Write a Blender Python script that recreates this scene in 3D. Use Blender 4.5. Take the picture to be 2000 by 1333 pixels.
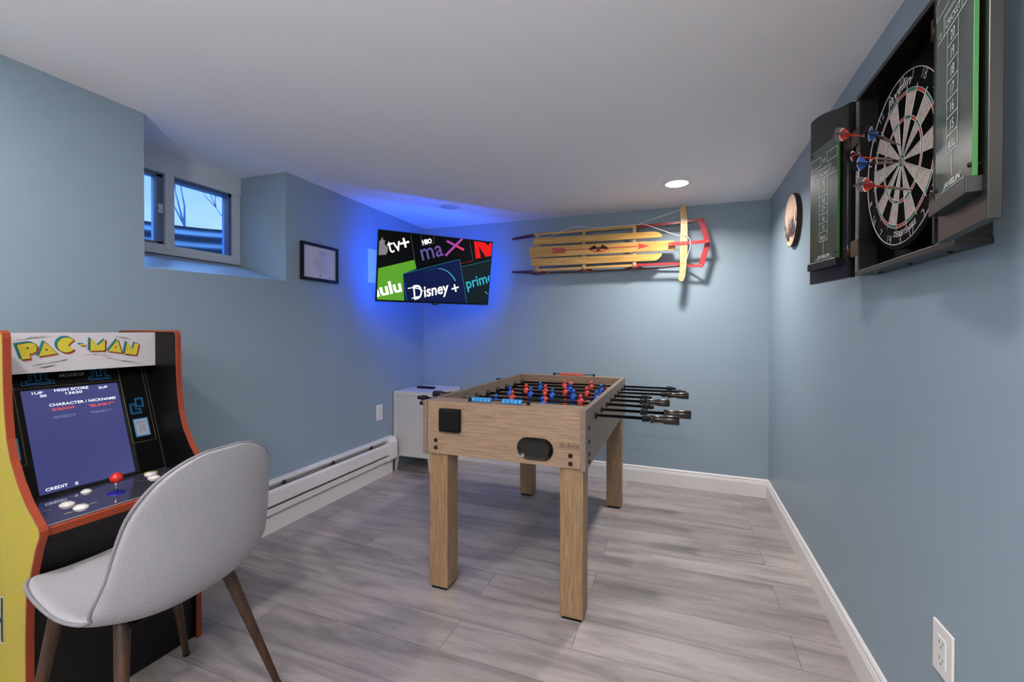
import bpy, bmesh, math, random
from mathutils import Matrix, Vector
random.seed(7)
for o in list(bpy.data.objects): bpy.data.objects.remove(o)
SC = bpy.context.scene
COL = SC.collection
R = math.radians; PI = math.pi; sin = math.sin; cos = math.cos
V = Vector

# ------------------------------------------------------------------ camera
CAMZ = 1.17
yaw, pitch, roll = 0.3630, 0.0083, 0.0016
f = V((-sin(yaw)*cos(pitch), cos(yaw)*cos(pitch), -sin(pitch)))
r_ = V((cos(yaw), sin(yaw), 0)); u_ = r_.cross(f)
rr = r_*cos(roll)+u_*sin(roll); uu = -r_*sin(roll)+u_*cos(roll)
cam = bpy.data.cameras.new('camera'); co = bpy.data.objects.new('camera', cam); COL.objects.link(co)
co.matrix_world = Matrix(((rr.x, uu.x, -f.x, 0), (rr.y, uu.y, -f.y, 0), (rr.z, uu.z, -f.z, CAMZ), (0, 0, 0, 1)))
cam.sensor_width = 36; cam.lens = 865.52/2000*36
cam.shift_y = -(666.5-651.98)/2000
cam.clip_start = 0.02
SC.camera = co
# ------------------------------------------------------------------ world, exposure
w = bpy.data.worlds.new('dusk_sky'); SC.world = w; w.use_nodes = True
nt = w.node_tree; nt.nodes.clear()
wo = nt.nodes.new('ShaderNodeOutputWorld'); bg = nt.nodes.new('ShaderNodeBackground')
tc = nt.nodes.new('ShaderNodeTexCoord'); nz = nt.nodes.new('ShaderNodeTexNoise'); cr = nt.nodes.new('ShaderNodeValToRGB')
mp = nt.nodes.new('ShaderNodeMapping'); mp.inputs['Scale'].default_value = (1.5, 1.5, 5)
nz.inputs['Scale'].default_value = 3; nz.inputs['Detail'].default_value = 5
cr.color_ramp.elements[0].position = .35; cr.color_ramp.elements[0].color = (.36, .66, .95, 1)
cr.color_ramp.elements[1].position = .7; cr.color_ramp.elements[1].color = (.62, .88, 1.0, 1)
nt.links.new(tc.outputs['Generated'], mp.inputs[0]); nt.links.new(mp.outputs[0], nz.inputs['Vector'])
nt.links.new(nz.outputs['Fac'], cr.inputs[0])
sx = nt.nodes.new('ShaderNodeSeparateXYZ'); mr = nt.nodes.new('ShaderNodeMapRange'); mr.interpolation_type = 'SMOOTHSTEP'
mr.inputs['From Min'].default_value = .42; mr.inputs['From Max'].default_value = .75
mxw = nt.nodes.new('ShaderNodeMix'); mxw.data_type = 'RGBA'; mxw.inputs[7].default_value = (5, 15, 38, 1)  # unseen zenith brightened to throw blue light onto the window sill
nt.links.new(tc.outputs['Generated'], sx.inputs[0]); nt.links.new(sx.outputs['Z'], mr.inputs['Value']); nt.links.new(mr.outputs[0], mxw.inputs[0])
nt.links.new(cr.outputs[0], mxw.inputs[6]); nt.links.new(mxw.outputs[2], bg.inputs[0]); nt.links.new(bg.outputs[0], wo.inputs[0])
bg.inputs[1].default_value = 1.0
SC.view_settings.view_transform = 'Standard'; SC.view_settings.look = 'None'
SC.view_settings.gamma = 1; SC.view_settings.use_curve_mapping = False
SC.view_settings.exposure = 0.2
FILL_LAMP_W = 17.0      # each unseen ceiling lamp added behind the camera for fill
LAMP_NEAR_W = 16.5  # the lit lamp over the table end
LED_STRENGTH = 72.0
GLOBE_FILL = 17.0  # strength of the added globe fill light
UPLIGHT_FILL = 82.0  # power of the added ceiling uplight

# ------------------------------------------------------------------ room numbers
XL, SL, YB, SB, XR = -2.2331, -0.0135, 3.5156, -0.0195, 0.5789
H0, AX, AY = 2.0852, -0.0098, -0.0044
def zc(x, y): return H0+AX*x+AY*(y-3.6)
def xl(y): return XL+SL*(y-3.6)
def yb(x): return YB+SB*(x-XR)
YF = -3.1

# ------------------------------------------------------------------ materials
MATS = {}
def srgb(c):
    if isinstance(c, str): c = tuple(int(c[i:i+2], 16)/255 for i in (0, 2, 4))
    return tuple(x/12.92 if x <= .04045 else ((x+.055)/1.055)**2.4 for x in c)
def mat(name, col='808080', rough=.5, metal=0, emit=None, es=1.0, coat=0, spec=None):
    if name in MATS: return MATS[name]
    m = bpy.data.materials.new(name); m.use_nodes = True; b = m.node_tree.nodes['Principled BSDF']
    b.inputs['Base Color'].default_value = (*srgb(col), 1); b.inputs['Roughness'].default_value = rough
    b.inputs['Metallic'].default_value = metal
    if coat: b.inputs['Coat Weight'].default_value = coat; b.inputs['Coat Roughness'].default_value = .08
    if spec is not None: b.inputs['Specular IOR Level'].default_value = spec
    if emit: b.inputs['Emission Color'].default_value = (*srgb(emit), 1); b.inputs['Emission Strength'].default_value = es
    MATS[name] = m; return m
def nodes(m): return m.node_tree, m.node_tree.nodes['Principled BSDF']
def noise_mix(m, c1, c2, scale=(1, 1, 1), nscale=5, detail=4, rough=.6, lo=.35, hi=.65, bump=0, distort=0, nvec='Object'):
    nt, b = nodes(m); N = nt.nodes.new; L = nt.links.new
    t = N('ShaderNodeTexCoord'); mp = N('ShaderNodeMapping'); n = N('ShaderNodeTexNoise'); c = N('ShaderNodeValToRGB')
    mp.inputs['Scale'].default_value = scale; n.inputs['Scale'].default_value = nscale; n.inputs['Detail'].default_value = detail
    n.inputs['Roughness'].default_value = rough; n.inputs['Distortion'].default_value = distort
    c.color_ramp.elements[0].position = lo; c.color_ramp.elements[0].color = (*srgb(c1), 1)
    c.color_ramp.elements[1].position = hi; c.color_ramp.elements[1].color = (*srgb(c2), 1)
    L(t.outputs[nvec], mp.inputs[0]); L(mp.outputs[0], n.inputs['Vector']); L(n.outputs['Fac'], c.inputs[0]); L(c.outputs[0], b.inputs['Base Color'])
    if bump:
        bp = N('ShaderNodeBump'); bp.inputs['Strength'].default_value = bump; bp.inputs['Distance'].default_value = .002
        L(n.outputs['Fac'], bp.inputs['Height']); L(bp.outputs[0], b.inputs['Normal'])
    return m
def bump_only(m, nscale, strength, dist=.001, detail=3, scale=(1, 1, 1)):
    nt, b = nodes(m); N = nt.nodes.new; L = nt.links.new
    t = N('ShaderNodeTexCoord'); mp = N('ShaderNodeMapping'); n = N('ShaderNodeTexNoise'); bp = N('ShaderNodeBump')
    mp.inputs['Scale'].default_value = scale
    n.inputs['Scale'].default_value = nscale; n.inputs['Detail'].default_value = detail
    bp.inputs['Strength'].default_value = strength; bp.inputs['Distance'].default_value = dist
    L(t.outputs['Object'], mp.inputs[0]); L(mp.outputs[0], n.inputs['Vector']); L(n.outputs['Fac'], bp.inputs['Height']); L(bp.outputs[0], b.inputs['Normal'])
    return m
WALL = bump_only(mat('wall_paint', '8C9EAA', .42, spec=.4), 18, .35, .0012)
CEIL = bump_only(mat('ceiling_paint', 'F2F0F1', .8), 40, .2, .001)
WHITE = mat('white_trim', 'E0DCDA', .35)
HEAT = mat('heater_enamel', 'E4E0DE', .35)
DARKGAP = mat('heater_slot', '2C2C30', .6)
CABW = mat('cabinet_white', 'D0CBC6', .45)
BLACK = mat('black_plastic', '060607', .4, spec=.3)
BLACKM = mat('black_matt', '050505', .6, spec=.25)
def wood(name, c1, c2, axis, rough=.5, nscale=6, stretch=14, lo=.3, hi=.7, bump=.25):
    s = [stretch]*3; s['xyz'.index(axis)] = 1.0
    return noise_mix(mat(name, c1, rough), c1, c2, tuple(s), nscale, 6, .65, lo, hi, bump, .4)
OAKX = wood('oak_laminate_x', '785F4B', 'A3886F', 'x', nscale=9, lo=.28, hi=.66)
OAKY = wood('oak_laminate_y', '6A5C50', '857466', 'y', nscale=9)
OAKZ = wood('oak_laminate_z', '6F563C', '9F8160', 'z', nscale=9, lo=.28, hi=.66)
OAKYT = wood('oak_top_y', '7C6652', 'A08870', 'y')
WALNUT = wood('walnut_leg', '26160A', '482E1A', 'z', .4, 8, 10)
SLATS = wood('varnished_slat', 'AE7D2F', 'DDAF66', 'x', .3, 5, 12, .3, .75, .1)
SLATS2 = wood('pale_varnished_wood', 'A8814A', 'CBA972', 'z', .35, 5, 12)
FABRIC = noise_mix(mat('grey_fabric', 'A09EA2', .95), '8C8A8F', '9D9BA0', (1, 1, 1), 350, 2, .6, .3, .7, .5)
PIPING = mat('fabric_piping', '77747A', .9)
# floor
FL = mat('plank_floor', '8C8480', .30)
nt, b = nodes(FL); N = nt.nodes.new; L = nt.links.new
t = N('ShaderNodeTexCoord'); mp = N('ShaderNodeMapping'); mp.inputs['Location'].default_value = (.37, .05, 0)
br = N('ShaderNodeTexBrick'); br.inputs['Scale'].default_value = 1; br.inputs['Brick Width'].default_value = 1.22; br.inputs['Row Height'].default_value = .182
br.inputs['Mortar Size'].default_value = .0012; br.inputs['Mortar Smooth'].default_value = .2; br.inputs['Bias'].default_value = 0
br.offset = .37; br.offset_frequency = 2
br.inputs['Color1'].default_value = (*srgb('A29896'), 1); br.inputs['Color2'].default_value = (*srgb('B9AFAB'), 1); br.inputs['Mortar'].default_value = (*srgb('6E6664'), 1)
m2 = N('ShaderNodeMapping'); m2.inputs['Scale'].default_value = (1.3, 9, 1)
n1 = N('ShaderNodeTexNoise'); n1.inputs['Scale'].default_value = 1.6; n1.inputs['Detail'].default_value = 7; n1.inputs['Roughness'].default_value = .62; n1.inputs['Distortion'].default_value = .5
# per-plank shift of the grain
rowm = N('ShaderNodeVectorMath'); rowm.operation = 'MULTIPLY_ADD'; rowm.inputs[1].default_value = (7, 3, 5)
c1 = N('ShaderNodeValToRGB'); c1.color_ramp.elements[0].position = .33; c1.color_ramp.elements[0].color = (.48, .47, .48, 1); c1.color_ramp.elements[1].position = .6; c1.color_ramp.elements[1].color = (1, 1, 1, 1)
mx = N('ShaderNodeMix'); mx.data_type = 'RGBA'; mx.blend_type = 'MULTIPLY'; mx.inputs[0].default_value = .85
m3 = N('ShaderNodeMapping'); m3.inputs['Scale'].default_value = (3, 60, 1)
n2 = N('ShaderNodeTexNoise'); n2.inputs['Scale'].default_value = 3; n2.inputs['Detail'].default_value = 4
c2 = N('ShaderNodeValToRGB'); c2.color_ramp.elements[0].position = .3; c2.color_ramp.elements[0].color = (.82, .81, .81, 1); c2.color_ramp.elements[1].position = .65; c2.color_ramp.elements[1].color = (1, 1, 1, 1)
mx2 = N('ShaderNodeMix'); mx2.data_type = 'RGBA'; mx2.blend_type = 'MULTIPLY'; mx2.inputs[0].default_value = .8
L(t.outputs['Object'], mp.inputs[0]); L(mp.outputs[0], br.inputs['Vector'])
L(br.outputs['Color'], rowm.inputs[0]); L(t.outputs['Object'], rowm.inputs[2]); L(rowm.outputs[0], m2.inputs[0]); L(m2.outputs[0], n1.inputs['Vector'])
L(t.outputs['Object'], m3.inputs[0]); L(m3.outputs[0], n2.inputs['Vector'])
L(n1.outputs['Fac'], c1.inputs[0]); L(br.outputs['Color'], mx.inputs[6]); L(c1.outputs[0], mx.inputs[7])
L(n2.outputs['Fac'], c2.inputs[0]); L(mx.outputs[2], mx2.inputs[6]); L(c2.outputs[0], mx2.inputs[7]); L(mx2.outputs[2], b.inputs['Base Color'])
bpn = N('ShaderNodeBump'); bpn.inputs['Strength'].default_value = .12; bpn.inputs['Distance'].default_value = .001
L(n2.outputs['Fac'], bpn.inputs['Height']); L(bpn.outputs[0], b.inputs['Normal'])
# thin window glass
GL = bpy.data.materials.new('window_glass'); GL.use_nodes = True; nt = GL.node_tree; nt.nodes.clear()
o_ = nt.nodes.new('ShaderNodeOutputMaterial'); mxs = nt.nodes.new('ShaderNodeMixShader'); tr = nt.nodes.new('ShaderNodeBsdfTransparent'); gs = nt.nodes.new('ShaderNodeBsdfGlossy')
gs.inputs['Roughness'].default_value = .02; lw = nt.nodes.new('ShaderNodeLayerWeight'); lw.inputs[0].default_value = .25
tr.inputs[0].default_value = (.9, .95, 1, 1)
nt.links.new(lw.outputs['Fresnel'], mxs.inputs[0]); nt.links.new(tr.outputs[0], mxs.inputs[1]); nt.links.new(gs.outputs[0], mxs.inputs[2]); nt.links.new(mxs.outputs[0], o_.inputs[0])

# ------------------------------------------------------------------ builders
MW = {}
def tag(o, label=None, cat=None, group=None, kind=None):
    if label: o['label'] = label
    if cat: o['category'] = cat
    if group: o['group'] = group
    if kind: o['kind'] = kind
    return o
def thing(name, label, cat, M=(0, 0, 0), group=None):
    o = bpy.data.objects.new(name, None); COL.objects.link(o); o.empty_display_size = .05
    M = M if isinstance(M, Matrix) else Matrix.Translation(V(M))
    o.matrix_world = M; MW[o.name] = M.copy()
    return tag(o, label, cat, group)
def frame(o, ex, ey, n=None):
    ex = V(ex).normalized(); ey = V(ey).normalized(); n = V(n) if n else ex.cross(ey); n.normalize(); o = V(o)
    return Matrix(((ex.x, ey.x, n.x, o.x), (ex.y, ey.y, n.y, o.y), (ex.z, ey.z, n.z, o.z), (0, 0, 0, 1)))
I4 = Matrix.Identity(4)
class G:
    """collects geometry in world coordinates (through the frame T)"""
    def __init__(s, T=None):
        s.bm = bmesh.new(); s.T = T or I4; s.mi = 0
    def _v(s, p): return s.bm.verts.new(s.T @ V(p))
    def face(s, vs, mi=None):
        try: fc = s.bm.faces.new(vs)
        except ValueError: return None
        fc.material_index = s.mi if mi is None else mi
        return fc
    def quad(s, *pts, mi=None): return s.face([s._v(p) for p in pts], mi)
    def box(s, a, b, bev=0, seg=2, mi=None):
        x0, y0, z0 = [min(a[i], b[i]) for i in range(3)]; x1, y1, z1 = [max(a[i], b[i]) for i in range(3)]
        v = [s._v(p) for p in ((x0, y0, z0), (x1, y0, z0), (x1, y1, z0), (x0, y1, z0), (x0, y0, z1), (x1, y0, z1), (x1, y1, z1), (x0, y1, z1))]
        fs = [s.face([v[i] for i in q], mi) for q in ((0, 3, 2, 1), (4, 5, 6, 7), (0, 1, 5, 4), (1, 2, 6, 5), (2, 3, 7, 6), (3, 0, 4, 7))]
        if bev:
            es = list({e for fc in fs for e in fc.edges})
            rs = bmesh.ops.bevel(s.bm, geom=es, offset=bev, segments=seg, profile=.5, affect='EDGES', clamp_overlap=True)
            for fc in rs['faces']: fc.material_index = s.mi if mi is None else mi
        return s
    def hexa(s, lo, hi, mi=None):
        """lo, hi: 4 pts each, same winding"""
        a = [s._v(p) for p in lo]; b = [s._v(p) for p in hi]; n = len(a)
        s.face(a[::-1], mi); s.face(b, mi)
        for i in range(n): s.face([a[i], a[(i+1) % n], b[(i+1) % n], b[i]], mi)
        return s
    def prism(s, poly, z0, z1, mi=None, bev=0):
        """polygon in (x,y) of the frame, extruded along its third axis"""
        a = [s._v((p[0], p[1], z0)) for p in poly]; b = [s._v((p[0], p[1], z1)) for p in poly]; n = len(poly)
        f1 = s.face(a[::-1], mi); f2 = s.face(b, mi)
        for i in range(n): s.face([a[i], a[(i+1) % n], b[(i+1) % n], b[i]], mi)
        if bev:
            es = list(set(f1.edges) | set(f2.edges))
            rs = bmesh.ops.bevel(s.bm, geom=es, offset=bev, segments=2, profile=.5, affect='EDGES', clamp_overlap=True)
            for fc in rs['faces']: fc.material_index = s.mi if mi is None else mi
        return s
    def cyl(s, p0, p1, r0, r1=None, n=20, caps=True, mi=None):
        return s.lathe(p0, p1, [(0, r0), (1, r0 if r1 is None else r1)], n, caps, mi, rel=True)
    def lathe(s, p0, p1, prof, n=20, caps=True, mi=None, rel=False):
        """prof: (distance along axis, radius)"""
        p0 = V(p0); p1 = V(p1); d = p1-p0; Ln = d.length; d.normalize()
        a = d.orthogonal().normalized(); bq = d.cross(a); rings = []
        for t, r in prof:
            c = p0+d*(t*Ln if rel else t)
            rings.append([s._v(c+(a*cos(2*PI*k/n)+bq*sin(2*PI*k/n))*max(r, 1e-5)) for k in range(n)])
        for i in range(len(rings)-1):
            for k in range(n):
                fc = s.face([rings[i][k], rings[i][(k+1) % n], rings[i+1][(k+1) % n], rings[i+1][k]], mi)
                if fc: fc.smooth = True
        if caps: s.face(rings[0][::-1], mi); s.face(rings[-1], mi)
        return s
    def tube(s, pts, r, n=8, closed=False, mi=None, flat=None):
        """flat=(w,h,up): rectangular strip instead of a round tube"""
        pts = [V(p) for p in pts]; m = len(pts); rings = []; up = None
        for i, p in enumerate(pts):
            if closed: d = pts[(i+1) % m]-pts[i-1]
            else: d = pts[min(i+1, m-1)]-pts[max(i-1, 0)]
            d.normalize()
            if flat:
                upv = V(flat[2]); sd = d.cross(upv).normalized(); uv = sd.cross(d).normalized()
                rings.append([s._v(p+sd*x*flat[0]/2+uv*y*flat[1]/2) for x, y in ((-1, -1), (1, -1), (1, 1), (-1, 1))])
            else:
                if up is None: up = d.orthogonal().normalized()
                up = (up-d*up.dot(d)).normalized(); bq = d.cross(up)
                ri = r[i] if isinstance(r, (list, tuple)) else r
                rings.append([s._v(p+(up*cos(2*PI*k/n)+bq*sin(2*PI*k/n))*ri) for k in range(n)])
        nn = len(rings[0]); rng = range(m if closed else m-1)
        for i in rng:
            A, B = rings[i], rings[(i+1) % m]
            for k in range(nn):
                fc = s.face([A[k], A[(k+1) % nn], B[(k+1) % nn], B[k]], mi)
                if fc and not flat: fc.smooth = True
        if not closed: s.face(rings[0][::-1], mi); s.face(rings[-1], mi)
        return s
    def ball(s, c, r, n=16, m=10, mi=None, sc=(1, 1, 1)):
        c = V(c); rows = []
        for j in range(m+1):
            th = PI*j/m
            rows.append([s._v(c+V((r*sin(th)*cos(2*PI*k/n)*sc[0], r*sin(th)*sin(2*PI*k/n)*sc[1], r*cos(th)*sc[2]))) for k in range(n)] if 0 < j < m else [s._v(c+V((0, 0, r*cos(th)*sc[2])))])
        for j in range(m):
            A, B = rows[j], rows[j+1]
            for k in range(n):
                if j == 0: q = [A[0], B[k], B[(k+1) % n]]
                elif j == m-1: q = [A[k], B[0], A[(k+1) % n]]
                else: q = [A[k], B[k], B[(k+1) % n], A[(k+1) % n]]
                fc = s.face(q, mi)
                if fc: fc.smooth = True
        return s
    def torus(s, c, ax, Rr, r, n=48, m=8, mi=None):
        c = V(c); d = V(ax).normalized(); a = d.orthogonal().normalized(); b = d.cross(a)
        return s.tube([c+(a*cos(2*PI*k/n)+b*sin(2*PI*k/n))*Rr for k in range(n)], r, m, True, mi)
    # ---- flat art: u, v in the frame, layer lifts it off the surface
    def poly(s, pts, layer=0, mi=None, clip=None):
        e = s.eps*layer
        if clip: pts = clip_poly(pts, clip)
        if len(pts) < 3: return s
        s.face([s._v((p[0], p[1], e)) for p in pts], mi); return s
    eps = .00025
    def rect(s, x0, y0, x1, y1, layer=0, mi=None, clip=None): return s.poly([(x0, y0), (x1, y0), (x1, y1), (x0, y1)], layer, mi, clip)
    def line(s, p, q, wd, layer=0, mi=None):
        d = V((q[0]-p[0], q[1]-p[1])); d.normalize(); n = V((-d.y, d.x))*wd/2; d = d*wd*.3
        return s.poly([(p[0]-n.x-d.x, p[1]-n.y-d.y), (q[0]-n.x+d.x, q[1]-n.y+d.y), (q[0]+n.x+d.x, q[1]+n.y+d.y), (p[0]+n.x-d.x, p[1]+n.y-d.y)], layer, mi)
    def pline(s, pts, wd, layer=0, mi=None, closed=False):
        k = len(pts)
        for i in range(k if closed else k-1): s.line(pts[i], pts[(i+1) % k], wd, layer, mi)
        return s
    def disc(s, c, r, layer=0, mi=None, n=24): return s.poly([(c[0]+r*cos(2*PI*k/n), c[1]+r*sin(2*PI*k/n)) for k in range(n)], layer, mi)
    def text(s, body, x, y, size, layer=0, mi=None, rot=0, bold=0, align='LEFT', sx=1, shear=0, fit=None, depth=0, clip=None, fm=None):
        """fit = wanted width"""
        vs, fs = text_mesh(body, bold, shear)
        if not vs: return s
        x0 = min(v[0] for v in vs); x1 = max(v[0] for v in vs)
        if fit: sx = fit/((x1-x0)*size)
        off = {'LEFT': -x0, 'CENTER': -(x0+x1)/2, 'RIGHT': -x1}[align]
        c, sn = cos(rot), sin(rot); P = []
        for a, b in vs:
            a = (a+off)*size*sx; b = b*size
            if fm: P.append(fm(a, b))
            else: P.append((x+a*c-b*sn, y+a*sn+b*c))
        if clip:
            for fc in fs: s.poly([P[i] for i in fc], layer, mi, clip)
        else:
            bv = [s._v((p[0], p[1], s.eps*layer)) for p in P]
            for fc in fs: s.face([bv[i] for i in fc], mi)
        return s
    def build(s, name, mats, parent=None, smooth=False, auto=None):
        P = MW[parent.name] if parent is not None else I4
        me = bpy.data.meshes.new(name); s.bm.transform(P.inverted())
        bmesh.ops.recalc_face_normals(s.bm, faces=s.bm.faces) if not getattr(s, 'keep', False) else None
        if smooth:
            for fc in s.bm.faces: fc.smooth = True
        if auto:
            for e in s.bm.edges:
                if len(e.link_faces) == 2 and e.calc_face_angle(0) > auto: e.smooth = False
            for fc in s.bm.faces: fc.smooth = True
        s.bm.to_mesh(me); s.bm.free()
        for m in (mats if isinstance(mats, (list, tuple)) else [mats]): me.materials.append(m)
        o = bpy.data.objects.new(name, me); COL.objects.link(o)
        if parent is not None: o.parent = parent
        MW[o.name] = P.copy()
        return o
def clip_poly(pts, c):
    x0, y0, x1, y1 = c
    def cut(ps, ins, inter):
        out = []
        for i in range(len(ps)):
            a, b = ps[i-1], ps[i]
            if ins(b):
                if not ins(a): out.append(inter(a, b))
                out.append(b)
            elif ins(a): out.append(inter(a, b))
        return out
    def ix(X): return lambda a, b: (X, a[1]+(b[1]-a[1])*(X-a[0])/(b[0]-a[0]))
    def iy(Y): return lambda a, b: (a[0]+(b[0]-a[0])*(Y-a[1])/(b[1]-a[1]), Y)
    for ins, it in ((lambda p: p[0] >= x0, ix(x0)), (lambda p: p[0] <= x1, ix(x1)), (lambda p: p[1] >= y0, iy(y0)), (lambda p: p[1] <= y1, iy(y1))):
        pts = cut(pts, ins, it)
        if not pts: return []
    return pts
TXT = {}
def text_mesh(body, bold=0, shear=0):
    k = (body, bold, shear)
    if k in TXT: return TXT[k]
    c = bpy.data.curves.new('t', 'FONT'); c.body = body; c.size = 1; c.offset = bold; c.shear = shear; c.resolution_u = 3
    o = bpy.data.objects.new('t', c); COL.objects.link(o)
    dg = bpy.context.evaluated_depsgraph_get(); me = bpy.data.meshes.new_from_object(o.evaluated_get(dg))
    r = ([(v.co.x, v.co.y) for v in me.vertices], [list(p.vertices) for p in me.polygons])
    bpy.data.meshes.remove(me); bpy.data.objects.remove(o); bpy.data.curves.remove(c)
    TXT[k] = r; return r
def struct(name, g, mats, auto=None): return tag(g.build(name, mats, auto=auto), kind='structure')
def part(name, g, mats, parent, label=None, **k):
    o = g.build(name, mats, parent, **k)
    if label: o['label'] = label
    return o

# ================================================================== ROOM
g = G(); g.box((-2.75, YF-.1, -.06), (.75, 3.75, 0)); struct('floor', g, FL)
g = G(); P = [(-2.75, YF-.1), (.75, YF-.1), (.75, 3.75), (-2.75, 3.75)]
g.hexa([(x, y, zc(x, y)) for x, y in P], [(x, y, 2.3) for x, y in P]); struct('ceiling', g, CEIL)
YW0, YW1 = 1.2485, 2.0035; XW = -2.60
yl = yb(xl(3.56))
def leftwall(g, y0, y1, top=None):
    def t(x, y): return zc(x, y)+.01 if top is None else top(x, y)
    X = XW-.02
    g.hexa([(xl(y0), y0, 0), (X, y0, 0), (X, y1, 0), (xl(y1), y1, 0)], [(xl(y0), y0, t(xl(y0), y0)), (X, y0, t(X, y0)), (X, y1, t(X, y1)), (xl(y1), y1, t(xl(y1), y1))])
g = G(); leftwall(g, YF-.1, YW0); leftwall(g, YW1, yl+.1)
def sill(x, y):
    k = (x-xl(y))/(XW-.02-xl(y)); return (1.4434+(1.4615-1.4434)*(y-YW0)/(YW1-YW0))*(1-k)+1.578*k
leftwall(g, YW0, YW1, sill)
struct('wall_left', g, WALL)
g = G(); x0 = xl(yl); g.hexa([(x0-.05, yb(x0-.05), 0), (XR+.1, yb(XR+.1), 0), (XR+.1, yb(XR)+.12, 0), (x0-.05, yb(x0)+.12, 0)],
    [(x0-.05, yb(x0-.05), 2.15), (XR+.1, yb(XR+.1), 2.15), (XR+.1, yb(XR)+.12, 2.15), (x0-.05, yb(x0)+.12, 2.15)]); struct('wall_back', g, WALL)
g = G(); g.box((XR, YF-.1, 0), (XR+.12, 3.65, 2.16)); struct('wall_right', g, WALL)
g = G(); g.box((-2.6, YF-.1, 0), (XR+.05, YF, 2.2)); struct('wall_front', g, WALL)
# baseboards: stepped colonial profile (offset, z)
BB = [(0, 0), (.0148, 0), (.0148, .094), (.0125, .097), (.0125, .104), (.0095, .108), (.0095, .118), (.005, .1245), (0, .128)]
def profile_run(g, prof, a, b, nrm):
    """sweep (offset,z) profile from a to b (xy), offset along nrm"""
    n = V((nrm[0], nrm[1], 0)).normalized()
    A = [g._v((a[0]+n.x*o, a[1]+n.y*o, z)) for o, z in prof]; B = [g._v((b[0]+n.x*o, b[1]+n.y*o, z)) for o, z in prof]
    m = len(prof); g.face(A); g.face(B[::-1])
    for i in range(m): g.face([A[i], A[(i+1) % m], B[(i+1) % m], B[i]])
g = G(); profile_run(g, BB, (x0, yb(x0)), (XR, YB), (SB, -1)); struct('baseboard_back', g, WHITE)
g = G(); profile_run(g, BB, (XR, YB), (XR, YF), (-1, 0)); struct('baseboard_right', g, WHITE)

# ================================================================== WINDOW
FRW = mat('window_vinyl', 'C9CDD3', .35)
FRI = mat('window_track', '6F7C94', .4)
def wT(): return frame((XW, 0, 0), (0, 1, 0), (0, 0, 1))      # u = y, v = z, w = +x
zt = zc(XW, 1.6)
g = G(wT())
g.box((YW0, 2.005, -.03), (YW1, zt+.005, .018), .002)                 # head board
g.box((YW0, 1.573, -.03), (YW1, 1.625, .012), .003)                   # bottom rail
g.box((1.955, 1.573, -.03), (YW1, 2.01, .010), .003)                  # right stile
g.box((YW0, 1.573, -.03), (YW0+.045, 2.01, .010), .003)
wn = struct('window_1', g, FRW)
g = G(wT()); g.box((1.565, 1.60, -.028), (1.613, 2.006, .016), .003); part('mullion', g, FRW, wn)
g = G(wT())
for a, b_, c, d in ((1.613, 1.955, 1.622, 2.006),):
    g.box((a, d-.02, -.06), (b_, d, -.005), .001); g.box((b_-.02, c, -.06), (b_, d, -.005), .001); g.box((a, c, -.06), (b_, c+.006, -.005)); g.box((a, c, -.06), (a+.004, d, -.005))
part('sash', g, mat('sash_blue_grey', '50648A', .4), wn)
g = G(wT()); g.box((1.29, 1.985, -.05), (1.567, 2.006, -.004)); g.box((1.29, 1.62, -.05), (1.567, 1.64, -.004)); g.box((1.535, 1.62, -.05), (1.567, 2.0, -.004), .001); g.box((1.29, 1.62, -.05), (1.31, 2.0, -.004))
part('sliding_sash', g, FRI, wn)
g = G(wT()); g.box((1.54, 1.79, -.006), (1.562, 1.84, .008), .003); part('latch', g, FRW, wn)
g = G(wT()); g.box((1.29, 1.61, -.02), (1.567, 1.629, .008), .001); part('wooden_stop', g, mat('stop_wood', '8A6A55', .6), wn, 'brown wooden stop in the lower track')
g = G(wT()); g.box((1.60, 1.62, -.040), (1.95, 2.0, -.037)); g.box((1.30, 1.63, -.030), (1.55, 2.0, -.027)); part('pane', g, GL, wn)
# outside: window well, ground, bare trees
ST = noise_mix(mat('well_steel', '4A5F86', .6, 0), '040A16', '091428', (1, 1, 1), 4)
g = G(); pts = []
for k in range(25):
    a = -PI/2+PI*k/24; pts.append((-2.66-.75*cos(a)**.8 if abs(a) < PI/2-.01 else -2.66, 1.63+.80*sin(a)))
rows = []
for j in range(61):
    z = 1.28+.62*j/60; rows.append([g._v((x-(.012*sin(2*PI*j/8)) , y, z)) for x, y in pts])
for j in range(60):
    for k in range(24): g.face([rows[j][k], rows[j][k+1], rows[j+1][k+1], rows[j+1][k]])
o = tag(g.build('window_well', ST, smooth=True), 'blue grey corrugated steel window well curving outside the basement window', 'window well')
g = G(); g.box((-3.45, .8, 1.2), (-2.62, 2.5, 1.28)); tag(g.build('gravel_bed', noise_mix(mat('gravel', '5A5F6C', .9), '3F4552', '8C93A0', (1, 1, 1), 60)), 'bed of gravel at the bottom of the window well', 'gravel', kind='stuff')
g = G(); g.box((-14, -8, 1.72), (-3.47, 14, 1.84)); g.build('ground_outside', noise_mix(mat('ground', '6D7480', .9), '5F6672', '8A93A2', (1, 1, 1), 3)); tag(bpy.data.objects['ground_outside'], kind='structure')
g = G(); rng = random.Random(3)
def snowpts(): return [(-2.70-.10*rng.random(), 1.47+.11*rng.random()) for _ in range(9)]
for (x, y) in snowpts(): g.ball((x, y, 1.60+.01*rng.random()), .03, 8, 6, sc=(1, 1, .5))
g.box((-2.82, 1.44, 1.28), (-2.68, 1.60, 1.60), .02)
tag(g.build('snow_patch', mat('snow', 'F2F6FF', .8)), 'small bright white patch of snow outside the lower left pane', 'snow', kind='stuff')
BARK = mat('bark', '3A4450', .9)
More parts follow.
